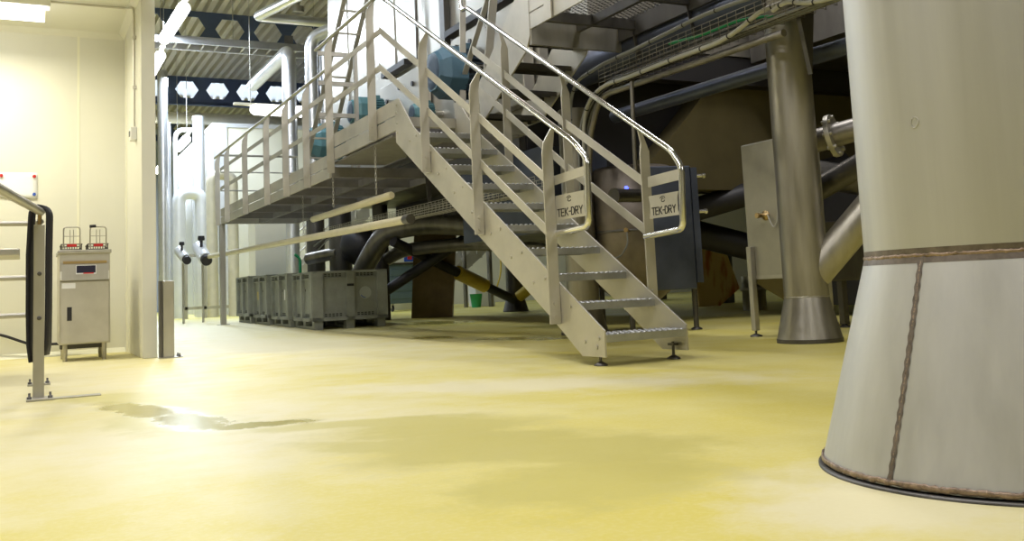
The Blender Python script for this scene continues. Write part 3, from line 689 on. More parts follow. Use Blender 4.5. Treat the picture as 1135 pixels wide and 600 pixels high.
# electric motors
def motor(label, x, y, z, r, L, mat, cone=False):
    t = thing('electric_motor', label, 'motor', (x+L/2, y, z-r), 'electric motors along the machine')
    def octo(rr): 
        return [(rr, )]
    m = M()
    def ringo(xx, rr, n=8): return [V((xx, y + rr*math.cos(PI/8 + 2*PI*k/n), z + rr*math.sin(PI/8 + 2*PI*k/n))) for k in range(n)]
    m.ring([ringo(x, r*.74), ringo(x+L*.10, r*.80), ringo(x+L*.30, r), ringo(x+L*.80, r)], smooth=False)
    m.build('fan_cowl', mat, t, bevel=.012)
    g = M().lathe((x-.004, y, z), [(r*.30, 0), (r*.60, -.004), (r*.66, .004)], 24, (1, 0, 0)); g.build('fan_grille', 'dark_blue', t)
    b = M(); n = 28
    for k in range(n):
        a = 2*PI*k/n; d = V((0, math.cos(a), math.sin(a))); s_ = V((0, -math.sin(a), math.cos(a)))
        b.obox(V((x+L*1.02, y, z)) + d*r*.84, V((L*.27, 0, 0)), d*r*.1, s_*.006)
    b.lathe((x+L*.75, y, z), [(r*.78, 0), (r*.78, L*.55), (r*.4, L*.6)], 24, (1, 0, 0)).build('finned_body', 'dark_blue' if mat == 'blue_motor' else mat, t)
    M().box((x+L*.9, y-r*.3, z+r*.75), (x+L*1.2, y+r*.3, z+r*1.1)).build('terminal_box', mat, t, bevel=.01)
    M().path([(x+L*1.3, y, z), (4.62, y, z)], r*.3, 16).build('shaft_housing', 'steel', t)
    return t
motor('large deep-blue motor with an octagonal cowl behind the upper handrail', 4.05, 9.62, 2.93, .31, .40, 'blue_motor')
motor('pale-blue motor above the walkway edge beside the leaning ladder', 4.05, 12.62, 3.04, .22, .36, 'teal_motor')
motor('teal motor farthest along the walkway, framed by the white pipes', 4.05, 14.75, 2.95, .30, .40, 'teal_motor')
motor('small teal gear motor low behind the top of the staircase', 4.20, 10.66, 2.66, .15, .2, 'teal_motor')

# ------------------------------------------------------------------ pipes, cables and trays at the right top
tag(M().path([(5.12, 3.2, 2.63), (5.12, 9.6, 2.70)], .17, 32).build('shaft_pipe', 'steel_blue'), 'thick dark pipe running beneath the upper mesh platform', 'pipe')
tag(M().path([(4.75, 4.9, 2.19), (4.75, 7.2, 2.22), (4.75, 7.35, 2.15), (4.75, 7.5, 1.9), (4.75, 7.6, 1.4)], .028, 12, bend=.08).build('thin_pipe', 'steel_pipe'), 'slim brownish pipe below the wire cable tray', 'pipe')
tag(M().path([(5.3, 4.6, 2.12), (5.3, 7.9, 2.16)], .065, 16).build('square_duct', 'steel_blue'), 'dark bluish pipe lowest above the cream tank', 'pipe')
def wire_tray(x, y0, y1, z0, z1, zs0=0., mat='steel_dark'):
    m = M(); h = z1 - z0; n = int((y1-y0)/.1)
    for i in range(n+1):
        y = y0 + (y1-y0)*i/n; dz = zs0*(i/n)
        m.path([(x, y, z0+dz+h), (x, y, z0+dz), (x+.18, y, z0+dz), (x+.18, y, z0+dz+h)], .0028, 5)
    for xx, zz in [(x, k*h/5) for k in range(6)] + [(x+.06, 0), (x+.12, 0)] + [(x+.18, k*h/4) for k in range(1, 5)]:
        m.path([(xx, y0, z0+zz), (xx, y1, z0+zz+zs0)], .0028, 5)
    return m
ct = thing('cable_tray', 'wire-mesh cable tray sloping across under the upper platform', 'cable tray', (4.7, 5.8, 2.28))
wire_tray(4.68, 3.4, 7.2, 2.285, 2.46, .0).build('wire_mesh', 'steel_pipe', ct)
for k in range(6): M().path([(4.71+.025*k, 3.5, 2.30+.012*(k % 2)), (4.71+.025*k, 7.15, 2.30+.012*((k+1) % 2)), (4.72+.02*k, 7.5, 2.2), (4.72+.02*k, 7.68, 1.9), (4.72+.02*k, 7.7, 1.2)], .011, 8, bend=.2).build('power_cable', 'black_steel' if k % 2 else 'cable', ct)
def wavy(x, pts, r, name, mat, label, cat, ties=True):
    t = thing(name, label, cat, (x, pts[0][0], pts[0][1]))
    b = M().path([(x + (p[2] if len(p) > 2 else 0), p[0], p[1]) for p in pts], r, 10, bend=.15); b.build('line', mat, t)
    m = M()
    for i in range(len(pts)-1):
        a, c = V((x + (pts[i][2] if len(pts[i]) > 2 else 0), pts[i][0], pts[i][1])), V((x + (pts[i+1][2] if len(pts[i+1]) > 2 else 0), pts[i+1][0], pts[i+1][1]))
        p = a.lerp(c, .5); d = (c-a).normalized(); m.lathe(p, [(r+.004, -.005), (r+.004, .005)], 10, d)
    m.build('cable_tie', 'black', t)
    return t
wavy(4.66, [(7.66, 1.45, .1), (7.66, 1.7, .1), (7.6, 2.05, .08), (7.42, 2.22, .05), (7.1, 2.275), (6.7, 2.262), (6.3, 2.268), (5.9, 2.268), (5.5, 2.262), (5.25, 2.30), (5.05, 2.38, .02), (4.9, 2.41, .1)], .018, 'hose', 'hose', 'pale hose tied along the lower edge of the wire tray and curving down', 'hose')
wavy(4.66, [(7.9, 1.9, .1), (7.85, 2.3, .1), (7.6, 2.43, .03), (7.1, 2.47), (6.6, 2.48), (6.1, 2.50), (5.7, 2.52), (5.3, 2.51), (4.9, 2.48), (4.6, 2.50)], .016, 'hose', 'cable', 'grey cable bundle tied along the upper edge of the wire tray', 'hose')
wavy(4.66, [(4.9, 2.34), (4.75, 2.37), (4.62, 2.31), (4.4, 2.27), (4.15, 2.26), (3.9, 2.25), (3.5, 2.24)], .016, 'hose', 'hose', 'pale hose looping across the top of the braced machine leg', 'hose')
tag(M().path([(5.0, 5.0, 2.36), (4.78, 5.3, 2.42), (4.74, 5.8, 2.40), (4.74, 6.2, 2.44)], .012, 8, bend=.2).build('green_cable', 'green'), 'green earth cable among the tray cables at the top', 'cable')
# disc-ended small tube seen left of tank
tag(M().path([(4.95, 7.0, 1.26), (4.62, 6.9, 1.25), (4.55, 6.86, 1.24)], .06, 20).lathe((4.55, 6.86, 1.24), [(.072, -.01), (.072, .01)], 20, (1, .2, 0)).build('capped_stub', 'steel_dark'), 'dark capped pipe stub between the two handrails', 'pipe')
tag(M().path([(5.20, 8.42, .0), (5.20, 8.42, 1.9)], .10, 24).build('dark_duct', 'black_steel'), 'dark round duct behind the near handrail loop', 'duct')
tag(M().path([(4.62, 6.6, 2.2), (4.62, 6.62, 1.42)], .018, 10).build('drop_pipe', 'steel_pipe'), 'thin vertical pipe dropping behind the far handrail', 'pipe')

# flanged pipe and extras right of the braced leg
fp = thing('flanged_pipe', 'stub pipe with a bolted flange between the two near machine legs', 'pipe', (5.45, 5.0, 1.5))
M().path([(5.30, 5.55, 1.47), (5.85, 4.45, 1.66)], .09, 24).build('pipe', 'steel_pipe', fp)
fd = V((.55, -1.1, .19)).normalized(); fcn = V((5.47, 5.21, 1.53))
fl_ = M().lathe(fcn, [(.165, -.018), (.165, .018)], 32, fd)
for k in range(8):
    a = 2*PI*k/8; u = fd.cross(V((0, 0, 1))).normalized(); w_ = u.cross(fd); fl_.lathe(fcn + (u*math.cos(a) + w_*math.sin(a))*.14, [(.016, -.035), (.016, .035)], 6, fd)
fl_.build('flange', 'steel', fp)
tag(M().path([(5.9, 6.3, 1.05), (6.3, 5.2, 1.55)], .10, 20).build('dark_pipe', 'steel_dark'), 'dark inclined pipe behind the diagonal brace', 'pipe')
tag(M().path([(6.0, 6.6, 1.5), (7.4, 5.6, 1.1)], .13, 20).build('dark_pipe', 'steel_dark'), 'dark inclined duct crossing high behind the braced leg', 'pipe')

# ------------------------------------------------------------------ round tank
tk = thing('round_tank', 'round stainless tank with a blue indicator light and conical bottom, behind the far handrail', 'tank', (5.50, 7.95, 0))
tc = (5.50, 7.95)
M().lathe((*tc, 0), [(.10, .22), (.43, .48), (.43, 1.60), (.38, 1.64), (.05, 1.66)], 48).build('shell', 'tank_steel', tk)
M().lathe((*tc, .28), [(.05, -.12), (.05, 0), (.09, 0)], 16).build('outlet', 'steel_dark', tk)
M().lathe((*tc, 0), [(.434, .98), (.438, .985), (.438, 1.0), (.434, 1.005)], 48, cap=False).build('seam_band', 'steel_dark', tk)
hd = V((5.89, 7.53, 0)); 
dpan = M().obox((5.60, 7.47, 1.0), V((.20, -.06, 0)), V((.012, .04, 0)), V((0, 0, .60))).build('door', 'steel_blue', tk, bevel=.01); WL[dpan.name] = WL[tk.name]
M().obox((5.83, 7.405, 1.02), V((.03, -.01, 0)), V((.012, .05, 0)), V((0, 0, .56))).build('door_flange', 'steel_blue', dpan)
for z in (1.50, 1.15): M().path([(5.83, 7.38, z), (5.93, 7.35, z)], .018, 10).lathe((5.93, 7.35, z), [(.026, -.012), (.026, .012)], 8, (1, -.3, 0)).build('clamp', 'steel_bright', dpan)
M().path([(5.19, 7.60, 1.40), (5.16, 7.565, 1.40)], .016, 12).build('indicator_light', 'led', tk)
vv = M().path([(5.20, 7.64, .99), (5.13, 7.56, .99)], .014, 10).lathe((5.12, 7.55, .99), [(.022, -.015), (.022, .015)], 10, (1, 1, 0)).build('tap', 'copper', tk); WL[vv.name] = WL[tk.name]
M().path([(5.12, 7.54, .97), (5.10, 7.5, .85), (5.0, 7.48, .74), (4.93, 7.5, .72)], .008, 8, bend=.06).build('tap_hose', 'cable', tk)
for k, (x, y) in enumerate(((5.90, 7.57), (5.18, 7.62), (5.3, 8.32), (5.85, 8.25))):
    M().tube((x, y, .03), (x, y, .55), .026, 14).build('leg', 'steel_dark', tk)
    M().lathe((x, y, 0), [(.055, 0), (.055, .012), (.02, .03)], 16).build('levelling_foot', 'steel_dark', tk)
    if k == 0: M().box((x-.02, y-.02, .2), (x+.02, y+.02, .55)).build('leg_bracket', 'steel_dark', tk)

# ------------------------------------------------------------------ cream box tank
bt = thing('square_tank', 'tall cream stainless box tank with a brass drain tap beside the braced leg', 'tank', (5.8, 5.7, 0))
M().box((5.40, 5.72, .47), (5.84, 6.18, 1.60)).build('shell', 'box_panel', bt, bevel=.012)
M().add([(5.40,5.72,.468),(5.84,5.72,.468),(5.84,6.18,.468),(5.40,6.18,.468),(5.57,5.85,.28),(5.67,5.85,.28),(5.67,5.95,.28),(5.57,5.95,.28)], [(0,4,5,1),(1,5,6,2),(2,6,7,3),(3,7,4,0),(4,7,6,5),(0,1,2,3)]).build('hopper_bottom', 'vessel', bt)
M().box((5.392, 5.72, .47), (5.40, 6.18, .50)).build('bottom_lip', 'steel', bt)
M().lathe((5.40, 5.93, .985), [(.040, 0), (.040, -.012), (.016, -.014), (.016, -.07), (.022, -.072), (.022, -.10)], 16, (1, 0, 0)).build('drain_tap', 'copper', bt)
M().path([(5.39, 5.90, .99), (5.375, 5.86, .93), (5.38, 5.83, .87), (5.39, 5.79, .92), (5.39, 5.76, 1.2), (5.39, 5.74, 1.45)], .006, 6, bend=.05).build('sample_hose', 'hose', bt)
for x, y in ((5.375, 6.12), (5.83, 6.16), (5.83, 5.74)):
    M().box((x-.025, y-.025, .05), (x+.025, y+.025, .74)).build('leg', 'steel', bt, bevel=.006)
    M().tube((x, y, 0.01), (x, y, .06), .01, 10).lathe((x, y, 0), [(.05, 0), (.05, .01), (.015, .025)], 16).build('levelling_foot', 'steel_dark', bt)

# rust-stained folded panel, X-ducts and other things under the machine
op = M().prism([(10.05, .02), (10.50, .02), (10.95, .30), (10.62, 1.16), (10.18, 1.5), (10.02, 1.4)], 12.8, 12.86, plane='xz').build('stained_panel', 'rust')
tag(op, 'yellow folded sheet panel with orange rust streaks standing under the machine', 'panel')
br = M().add([(5.83,15.154,.0),(6.44,14.84,.0),(6.60,15.15,.0),(5.99,15.46,.0),(5.90,14.98,1.96),(6.54,14.65,1.96),(6.68,14.95,1.96),(6.03,15.28,1.96)], [(0,3,2,1),(4,5,6,7),(0,1,5,4),(1,2,6,5),(2,3,7,6),(3,0,4,7)]).build('sheet_duct', 'brown_sheet')
tag(br, 'broad brown sheet-metal leg standing on the floor behind the crossed pipes', 'duct')
xa = thing('crossed_brace', 'dark brace pipe with a yellow sleeve running down to the far machine leg', 'brace', (6.8, 14.2, .2))
p0, p1 = V((5.20, 14.19, 1.30)), V((7.87, 15.33, .27))
M().path([p0, p1], .08, 20).build('pipe', 'black_steel', xa)
M().path([p0.lerp(p1, .50), p0.lerp(p1, .74)], .12, 20).build('sleeve', 'yellow', xa)
M().path([(8.0, 15.35, .32), (8.25, 14.9, .62)], .10, 20).build('sleeve', 'yellow', xa)
tag(M().path([(5.0, 14.9, .36), (5.24, 14.8, .51), (6.696, 13.95, 1.51), (6.95, 13.8, 1.66)], .085, 20).build('crossed_brace', 'black_steel'), 'dark brace pipe rising from behind the crates across the brown sheet leg', 'brace')
tag(M().path([(4.62+.24, 15.3, .30), (4.93, 15.05, .839), (5.16, 14.44, 1.48), (5.62, 13.85, 1.555), (6.37, 12.562, 1.386), (6.909, 11.402, 1.164)], .165, 28, bend=.30).build('bent_pipe', 'steel_pipe'), 'thick bent grey pipe rising behind the crates and running behind the stairs', 'pipe')
tag(M().path([(5.336, 14.835, 1.05), (5.488, 14.515, 1.179), (6.187, 13.47, 1.204), (7.222, 11.937, 1.01)], .105, 24, bend=.3).build('bent_pipe', 'steel_pipe'), 'thinner grey pipe lying just below the thick bent pipe', 'pipe')
def vduct(x, y, r, z0, z1, mat, label): return tag(M().lathe((x, y, 0), [(r, z0), (r, z1)], 28).build('vertical_duct', mat), label, 'duct')
vduct(5.02, 16.4, .20, .05, 1.97, 'steel_dark', 'dull vertical duct rising behind the grey crates, nearest the bent pipe')
vduct(4.95, 17.75, .17, .07, 1.97, 'steel_dark', 'dark vertical duct with a flanged branch, behind the second crate')
tag(M().path([(4.60, 17.0, 1.17), (4.95, 16.3, 1.24)], .11, 20).build('branch_duct', 'steel_pipe'), 'short horizontal branch duct between the two dull vertical ducts', 'duct')
vduct(5.35, 15.2, .13, .05, 1.97, 'steel_dark', 'slim dark duct dropping from the machine behind the bent pipe')
tag(M().sphere((5.25, 15.9, 1.35), .38, 24).build('fan_housing', 'black_steel'), 'black rounded fan housing under the machine behind the crates', 'housing')
tag(M().box((3.95, 18.4, .08), (4.55, 19.0, 2.0)).build('grey_cabinet', 'wall_far', bevel=.01), 'pale grey upright cabinet behind the crates under the walkway', 'cabinet')
tag(M().path([(4.68, 17.9, .08), (4.68, 17.9, 1.22), (4.58, 17.9, 1.30)], .028, 12, bend=.08).build('green_pipe', 'green'), 'slim green standpipe beside the pale cabinet behind the crates', 'pipe')
# under-walkway wire tray
t2 = thing('cable_tray', 'wire-mesh cable tray slung low under the walkway above the crates', 'cable tray', (3.9, 11, 1.3))
wire_tray(3.85, 7.0, 13.4, 1.30, 1.42, .04).build('wire_mesh', 'steel', t2)
for k in range(4): M().path([(3.88+.035*k, 7.0, 1.315), (3.88+.035*k, 10, 1.33+.02*(k % 2)), (3.88+.035*k, 13.5, 1.35), (3.9+.03*k, 14.2, 1.28-.03*k)], .011, 8, bend=.3).build('power_cable', 'cable' if k % 2 else 'black_steel', t2)
M().prism([(3.90, 1.965), (4.0, 1.965), (3.97, 1.42), (3.94, 1.42)], 9.6, 9.612, plane='xz').build('hanger', 'steel_dark', t2)

# ------------------------------------------------------------------ grey bulk crates
def crate(label):
    t = thing('plastic_crate', label, 'crate', (0, 0, 0), 'row of grey pallet crates under the walkway')
    X, Y, z0, z1 = 1.04, 1.20, .12, .82
    b = M(); w = .03
    for a, c in (((0, 0, z0), (X, w, z1)), ((0, Y-w, z0), (X, Y, z1)), ((0, w, z0), (w, Y-w, z1)), ((X-w, w, z0), (X, Y-w, z1)), ((w, w, z0), (X-w, Y-w, z0+w))): b.box(a, c)
    b.build('wall_shell', 'grey_plastic', t)
    r = M()
    # ribs: uprights and rims
    for x, ww in ((-.03, .15), (X/2-.06, .12), (X-.12, .15)): r.box((x, -.045, z0-.0), (x+ww, 0, z1)); r.box((x, Y, z0), (x+ww, Y+.01, z1))
    for y, ww in ((-.03, .13), (Y/2-.05, .10), (Y-.10, .11)): r.box((-.045, y, z0), (0, y+ww, z1)); r.box((X, y, z0), (X+.025, y+ww, z1))
    for za, zb_ in ((z1-.02, z1+.005), (z0, z0+.05), (z1-.1, z1-.09)):
        r.box((-.045, -.045, za), (X+.03, 0, zb_)); r.box((-.03, Y, za), (X+.03, Y+.01, zb_)); r.box((-.045, 0, za), (0, Y, zb_)); r.box((X, 0, za), (X+.03, Y, zb_))
    r.build('ribs', 'grey_plastic', t)
    v = M()
    for face in (0, 1):
        Lh = Y if face == 0 else X
        for k in range(16):
            a = .1 + k*(Lh-.2)/16
            if abs(a + .02 - Lh/2) < .09 or a < .12 or a > Lh-.17: continue
            for za in (z1-.075, z1-.05, z0+.06, z0+.085):
                if face == 0: v.box((-.002, a, za), (.001, a+.045, za+.017))
                else: v.box((a, -.002, za), (a+.035, .001, za+.017))
    v.build('vent_grille', 'grey_recess', t)
    for x in (0, X/2-.06, X-.12): M().box((x, 0, 0), (x+.12, Y, .05)).build('runner', 'grey_plastic', t)
    for x in (0, X/2-.06, X-.12):
        for y in (0, Y/2-.07, Y-.14): M().box((x, y, .05), (x+.12, y+.14, .12)).build('foot', 'grey_plastic', t)
    M().box((-.004, Y*.40, .55), (-.0005, Y*.42, .585)).build('drain_plug', 'black', t)
    return t
lab = ['grey plastic pallet crate at the near end of the row, round emblem on its end', 'grey plastic pallet crate second in the row, small pale label on its side',
       'grey plastic pallet crate third in the row, yellowish label on its side', 'grey plastic pallet crate at the far end of the row, by the walkway column']
c_ = crate(lab[0]); crs = [c_]
for k in range(1, 4): q = copy_tree(c_); q['label'] = lab[k]; crs.append(q)
for k, q in enumerate(crs):
    y = 13.27 + k*1.235; q.location = (3.655 - .035*k, y, fz(y)); q.rotation_euler = (0, 0, math.radians(-1.5))
q = crs[0]
def sub(o, m, name, mat):
    WL_ = WL.get(o.name); WL[o.name] = V((0, 0, 0)); r = m.build(name, mat, o); WL[o.name] = WL_; return r
sub(q, M().lathe((.75, -.004, .50), [(.088, 0), (.088, .003)], 28, (0, 1, 0)), 'round_emblem', 'grey_emblem')
sub(q, M().path([(.75+.072*math.cos(t), -.006, .50+.072*math.sin(t)) for t in [PI*1.15+.1*i for i in range(12)]], .005, 6), 'emblem_mark', 'blue')
sub(q, M().box((.47, -.052, .60), (.57, -.046, .635)), 'latch_slot', 'black')
sub(crs[1], M().box((-.006, .28, .42), (-.001, .36, .58)), 'side_label', 'paper')
sub(crs[2], M().box((-.006, .80, .42), (-.001, .92, .56)), 'side_label', 'yellow')

# ------------------------------------------------------------------ background: trolley, bin, posts, stair
FZ = .08
tr = thing('tool_trolley', 'slate-blue tool trolley with drawers on castors under the machine', 'trolley', (7.4, 19.9, FZ))
M().box((7.10, 19.7, .25), (7.75, 20.3, 1.10)).build('body', 'trolley', tr, bevel=.01)
for z in (.35, .52, .69, .86): M().box((7.12, 19.685, z), (7.73, 19.70, z+.14)).build('drawer', 'trolley', tr, bevel=.008)
M().box((7.05, 19.65, 1.10), (7.80, 20.35, 1.14)).build('worktop', 'steel_dark', tr)
for x in (7.18, 7.68): M().lathe((x-.02, 19.78, FZ+.07), [(.07, 0), (.07, .04)], 16, (1, 0, 0)).build('castor', 'black', tr); M().box((x-.03, 19.75, .15), (x+.03, 19.81, .25)).build('castor_fork', 'steel', tr)
mb_ = thing('control_box', 'small cream control box with an orange display behind the trolley', 'control box', (7.9, 21, 1.2))
M().box((7.35, 21.0, FZ), (8.35, 21.4, 1.55)).build('housing', 'wall_far', mb_, bevel=.01)
M().box((7.95, 20.985, 1.20), (8.2, 21.0, 1.50)).build('blue_panel', 'blue', mb_)
M().box((8.03, 20.975, 1.25), (8.14, 20.985, 1.38)).build('orange_display', 'red', mb_)
tag(M().lathe((8.98, 19.3, FZ), [(.10, 0), (.14, .30), (.15, .30)], 16).build('waste_bin', 'green'), 'small green waste bin on the far floor below the distant stair', 'bin')
tag(M().lathe((9.37, 19.35, FZ), [(.06, 0), (.06, 2.6)], 16).build('steel_post', 'steel_pipe'), 'upright pipe post standing beside the green bin far off', 'post')
tag(M().lathe((9.0, 19.9, FZ), [(.05, 0), (.05, 2.6)], 16).build('steel_post', 'steel_pipe'), 'thinner upright pipe with a blue sleeve behind the green bin', 'post')
wt = thing('white_container', 'white floor-standing container with a purple mark beside the green bin', 'container', (9.4, 20, FZ))
M().box((9.25, 19.9, FZ), (9.75, 20.3, .72)).build('body', 'white_plastic', wt, bevel=.02); M().box((9.3, 19.885, .58), (9.5, 19.9, .68)).build('label_patch', 'blue', wt)
tag(M().path([(9.8, 19.9, .5), (9.95, 19.9, .9), (9.9, 19.9, 1.5), (9.75, 19.9, 1.9)], .02, 8, bend=.3).build('yellow_hose', 'yellow'), 'thin yellow hose hanging in the distance beyond the stairs', 'hose')
fs = thing('far_stair', 'distant grey steel stair with tubular rails beyond the brown sheet leg', 'staircase', (9, 21.5, FZ))
for y in (21.2, 22.0): M().prism([(8.2, FZ), (8.55, FZ), (10.9, 1.95), (10.9, 2.15), (10.6, 2.15)], y, y+.02, plane='xz').build('stringer', 'steel_light', fs)
for k in range(9): M().box((8.5+k*.27, 21.22, FZ+.17+k*.2), (8.74+k*.27, 22.0, FZ+.20+k*.2)).build('tread', 'steel_light', fs)
for dz in (.5, .8, 1.1): M().path([(8.4, 21.19, FZ+dz), (10.8, 21.19, 2.0+dz)], .02, 8).build('rail', 'steel_light', fs)
for k in range(4): M().path([(8.5+k*.72, 21.19, FZ+.1+k*.58), (8.5+k*.72, 21.19, FZ+1.2+k*.58)], .02, 8).build('post', 'steel_light', fs)
# second far stair seen under the walkway
f2 = thing('far_stair', 'pale distant stair with thin rails in front of the white room under the walkway', 'staircase', (6, 25.5, FZ))
for y in (25.0, 25.8): M().prism([(5.2, FZ), (5.6, FZ), (8.5, 2.6), (8.5, 2.85), (8.3, 2.85)], y, y+.02, plane='xz').build('stringer', 'steel_light', f2)
for k in range(11): M().box((5.4+k*.28, 25.02, FZ+.17+k*.22), (5.64+k*.28, 25.8, FZ+.20+k*.22)).build('tread', 'steel_light', f2)
for dz in (.45, 1.0): M().path([(5.2, 24.98, FZ+dz), (8.4, 24.98, 2.85+dz)], .022, 8).build('rail', 'steel_light', f2)
for k in range(5): M().path([(5.3+k*.7, 24.98, FZ+.1+k*.6), (5.3+k*.7, 24.98, FZ+1.0+k*.6)], .022, 8).build('post', 'steel_light', f2)
# small grey tank cylinders and conduits far right under machine
tag(M().lathe((9.5, 10.8, 0), [(.17, 0), (.17, .28), (.19, .28), (.19, .34), (.17, .34), (.17, .5)], 20).build('floor_drum', 'steel'), 'short banded steel drum on the floor behind the cream box tank', 'drum')
tag(M().path([(6.6, 9.2, 1.18), (8.6, 8.0, 1.75)], .14, 20).build('dark_strut', 'black_steel'), 'thick black strut rising from the round tank towards the cream box tank', 'strut')
tag(M().path([(6.9, 9.9, 1.28), (8.6, 9.1, .72), (9.9, 8.55, .15)], .17, 20).build('dark_strut', 'black_steel'), 'thick black strut falling from the round tank towards the cream box tank', 'strut')
for k in range(5): pass
dk = thing('dark_stand', 'dark steel stand in the gap between the two near machine legs', 'stand', (6.9, 6.4, 0))
M().box((6.3, 6.2, .42), (7.6, 6.9, .95)).build('box', 'steel_dark', dk, bevel=.01)
for x, y in ((6.59, 6.32), (7.5, 6.3), (6.6, 6.8)):
    M().box((x-.03, y-.03, .03), (x+.03, y+.03, .42)).build('leg', 'steel_dark', dk); M().lathe((x, y, 0), [(.05, 0), (.05, .01), (.015, .03)], 16).build('levelling_foot', 'steel_dark', dk)
tag(M().box((8.3, 6.6, .12), (9.6, 8.4, 1.75)).build('shade_block', 'black_steel', bevel=.01), 'added black box standing in for the shade behind the braced machine leg', 'cabinet')  # black box added to fill the shaded gap behind the leg
tag(M().box((12.0, 17.0, FZ), (12.5, 17.4, 1.5)).build('grey_pillar', 'steel_dark', bevel=.01), 'dark upright post beyond the rust-stained panel', 'post')
tag(M().box((10.9, 13.6, .03), (11.5, 13.7, 1.3)).build('grey_plate', 'steel_dark'), 'dark plate standing directly behind the rust-stained panel', 'plate')

# ------------------------------------------------------------------ left background
rm = thing('white_room', 'large white-panelled room standing in the hall beyond the walkway', 'room', (8, 32, FZ))
M().box((4.89, 28, FZ), (12.0, 36, 5.5)).build('walls', 'wall_far', rm)
M().box((4.85, 27.95, 5.5), (12.05, 36.05, 5.62)).build('roof_edge', 'white', rm)
M().box((4.86, 27.96, FZ), (5.25, 28, 5.5)).build('corner_trim', 'white', rm)
M().box((4.87, 28, FZ), (4.89, 36, 5.5)).build('side_cladding', 'white', rm)
for y in (29.5, 31.5, 33.5): M().box((4.8, y, FZ), (4.87, y+.08, 5.5)).build('side_rib', 'lag', rm)
def vp(label, pts, r, mat='lag', name='insulated_pipe', bend=.3): return tag(M().path(pts, r, 20, bend=bend).build(name, mat), label, 'pipe')
vp('tall silver pipe just beside the white wall end', [(3.24, 26, FZ), (3.24, 26, 6.6)], .13)
vp('slim silver pipe second from the wall end', [(3.50, 27, FZ), (3.50, 27, 5.4)], .07)
vp('thick white U-bend pipe in front of the white room', [(3.62, 26, FZ), (3.62, 26, 3.35), (4.2, 26, 3.35), (4.2, 26, 2.2), (4.2, 26, FZ)], .17, 'white', bend=.28)
vp('white pipe rising high next to the room corner', [(4.30, 27, FZ), (4.30, 27, 5.6)], .16, 'white')
vp('beige inverted-U pipe beside the walkway end', [(4.32, 25.2, FZ), (4.32, 25.2, 3.75), (4.85, 25.2, 3.75), (4.85, 25.2, FZ)], .14, 'beige_lag', bend=.25)
vp('thin white conduit high behind the U-bend pipe', [(3.75, 27.5, FZ), (3.75, 27.5, 5.3), (4.3, 27.5, 5.3)], .06, 'white')
fr2 = thing('steel_frame_stand', 'low grey steel frame around the foot of the white pipes', 'frame', (4, 25, FZ))
for x in (3.55, 4.0, 4.45): M().box((x, 24.6, FZ), (x+.07, 24.67, 1.65)).build('upright', 'steel', fr2)
for z in (.3, 1.6): M().box((3.5, 24.6, z), (4.6, 24.66, z+.07)).build('crosspiece', 'steel', fr2)
def capped(label, x, z, s):
    t = thing('capped_cylinder', label, 'cylinder', (x, 19.6, z), 'white cylinders with black ends')
    a = V((x-.03, 19.9, z+.16*s)); b = V((x+.02, 19.35, z-.10*s))
    M().path([a, b], .13*s, 24).build('barrel', 'white', t)
    d = (b-a).normalized(); M().path([b, b+d*.10], .105*s, 24).build('end_cap', 'black', t)
    M().path([(x-.02, 19.6, z+.12*s), (x-.02, 19.6, z+.28*s)], .03*s, 10).lathe((x-.02, 19.6, z+.28*s), [(.06*s, 0), (.07*s, .03*s), (.06*s, .09*s)], 14).build('knob', 'black', t)
    M().path([(x, 19.6, FZ), (x, 19.6, z-.02)], .022, 10).build('stand', 'steel', t)
    return t
capped('smaller white cylinder with black end cap on a thin stand, nearer the wall end', 2.80, 1.40, .75)
capped('larger white cylinder with black end cap holding the far end of the long pole', 3.17, 1.42, 1.)
# white pipes rising behind the walkway
vp('white vertical pipe behind the far walkway posts, angled back at its top', [(5.08, 20, FZ), (5.08, 20, 5.80), (5.08, 23.6, 5.80)], .15, 'lag', bend=.25)
A2 = vp('thick bright vertical pipe nearest the machine end', [(5.10, 18.3, FZ), (5.10, 18.3, 5.65), (6.4, 17.0, 6.1)], .13, 'lag', bend=.25)
vp('thin bright vertical pipe against the machine end', [(5.36, 18.3, 3.2), (5.36, 18.3, 5.5), (6.5, 17.2, 5.95)], .09, 'lag', bend=.2)
vp('silver rectangular pipe loop hung under the roof', [(4.75, 17.0, 6.2), (4.2, 19, 6.2), (5.80, 19, 6.2), (6.9, 17.3, 6.55)], .10, 'lag', bend=.10)
tag(M().path([(5.0, 18.8, 6.35), (5.0, 18.8, 8.4)], .03, 8).lathe((5.0, 18.8, 6.3), [(.12, 0), (.12, .12)], 12).build('pipe_hanger', 'steel'), 'ceiling hanger holding the silver pipe loop', 'hanger')
# ceiling cable ladder and duct
cl = thing('cable_ladder', 'bright galvanised cable ladder hung across the hall below the first roof beam', 'cable ladder', (6, 22, 6.3))
for y in (21.7, 22.3): M().box((0.5, y-.02, 6.25), (14, y+.02, 6.42)).build('side_rail', 'lag', cl)
m = M(); x = .6
while x < 14: m.box((x, 21.7, 6.27), (x+.04, 22.3, 6.30)); x += .3
m.build('rungs', 'steel', cl)
for x in (4.3, 8.3): M().path([(x, 22, 6.3), (x, 22, 8.4)], .012, 6).build('hanger_rod', 'steel', cl)
tag(M().path([(-2, 33.5, 6.75), (14, 33.5, 6.75)], .2, 20).build('ceiling_duct', 'beige_lag'), 'long beige round duct below the second roof beam', 'duct')
tag(M().bar((5.6, 22, 6.6), (6.9, 27, 7.4), .2, .2).build('diagonal_duct', 'steel_dark'), 'grey diagonal strut between the cable ladder and the second roof beam', 'strut')
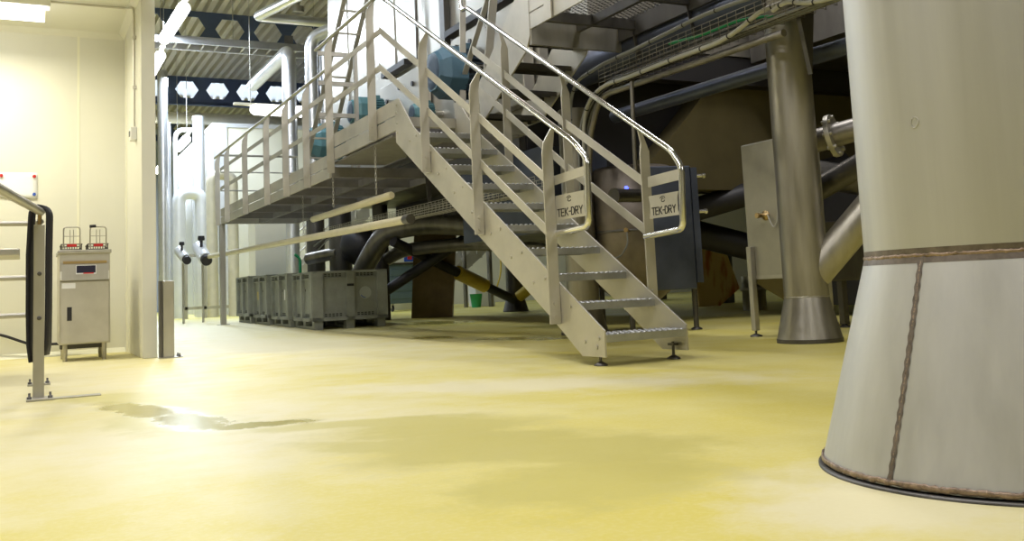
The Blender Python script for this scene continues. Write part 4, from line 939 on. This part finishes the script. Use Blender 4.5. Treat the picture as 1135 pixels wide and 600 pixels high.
# fluorescent fixtures
def batten(label, p, q, real=True, group=None, energy=0, cat='light'):
    p, q = V(p), V(q); t = thing('fluorescent_light', label, cat, p.lerp(q, .5), group)
    d = (q-p).normalized(); s_ = d.cross(V((0, 0, 1))).normalized()
    M().bar(p-d*.35+V((0, 0, .10)), q+d*.35+V((0, 0, .10)), .10, .05).build('rail', 'beige_lag', t)
    M().path([p, p+d*.08, q-d*.08, q], .12, 14, radii=[.07, .12, .12, .07]).build('diffuser', 'glow', t)
    M().path([p+V((0, 0, .12)), (p.x, p.y, 8.4)], .008, 6).build('wire', 'steel', t); M().path([q+V((0, 0, .12)), (q.x, q.y, 8.4)], .008, 6).build('wire', 'steel', t)
    return t
LR = 'fluorescent fittings in the hall row'
batten('bright fluorescent fitting nearest, top of the row beside the wall end', (2.66, 18.1, 6.0), (2.60, 20.6, 6.0), group=LR)
batten('second bright fitting of the row, cut by the wall end', (2.70, 21.9, 6.0), (2.70, 24.2, 6.0), group=LR)
batten('lower distant fluorescent fitting hanging beside the white room roof', (4.02, 27.2, 5.0), (4.02, 29.0, 5.0), group=LR)
batten('farthest glowing fitting of the lower row, by the wall end', (4.05, 32.0, 5.0), (4.1, 34.2, 5.0), group=LR)
batten('long fluorescent fitting hanging crosswise above the white room', (4.25, 20, 4.48), (5.65, 20, 4.47))

# light for seen and unseen hall lamps, one added to brighten the mesh platform
def area(name, loc, size, sy, power, col=(1, .97, .92), rot=(0, 0, 0)):
    l = bpy.data.lights.new(name, 'AREA'); l.shape = 'RECTANGLE'; l.size = size; l.size_y = sy; l.energy = power; l.color = col
    o = bpy.data.objects.new(name, l); COL.objects.link(o); o.location = loc; o.rotation_euler = rot; return o
for x, y, e in ((.2, -3, 175), (.0, 2.5, 150), (-.9, 5.8, 105), (1.6, 10.5, 185), (2.2, 15, 200), (2.7, 20, 330), (3.6, 26, 520), (3.6, 33, 460), (3.6, 40, 380), (13, 20.5, 60), (6, -4, 170), (5.4, 6.2, 170), (-6, 2, 160)):
    area('hall_lamp_and_fill', (x, y, 6.4), .5, 3.0, e, (1, .97, .95) if y < 12 else (.76, .87, 1))
area('alcove_lamp', (-.65, 10.05, 3.2), 1.3, .2, 62, (1, .94, .74))

w = bpy.data.worlds.new('World'); SC.world = w; w.use_nodes = True
w.node_tree.nodes['Background'].inputs[0].default_value = (.75, .86, 1, 1); w.node_tree.nodes['Background'].inputs[1].default_value = 2.0

# ------------------------------------------------------------------ camera
cam = bpy.data.cameras.new('camera'); co = bpy.data.objects.new('camera', cam); COL.objects.link(co)
cam.sensor_width = 36; cam.lens = 33.347; cam.shift_y = -.08017; cam.clip_end = 200
r = V((.889, -.456, -.046)); yaw, pitch, roll = .4783, .1033, -.046
fw = V((math.sin(yaw)*math.cos(pitch), math.cos(yaw)*math.cos(pitch), math.sin(pitch))); r0 = V((math.cos(yaw), -math.sin(yaw), 0)); u0 = r0.cross(fw)
r_ = r0*math.cos(roll) + u0*math.sin(roll); u_ = -r0*math.sin(roll) + u0*math.cos(roll)
co.matrix_world = Matrix(((r_.x, u_.x, -fw.x, 0), (r_.y, u_.y, -fw.y, 0), (r_.z, u_.z, -fw.z, .5), (0, 0, 0, 1)))
SC.camera = co
SC.view_settings.view_transform = 'Standard'; SC.view_settings.look = 'None'; SC.view_settings.gamma = 1; SC.view_settings.use_curve_mapping = False
SC.view_settings.exposure = 0.0
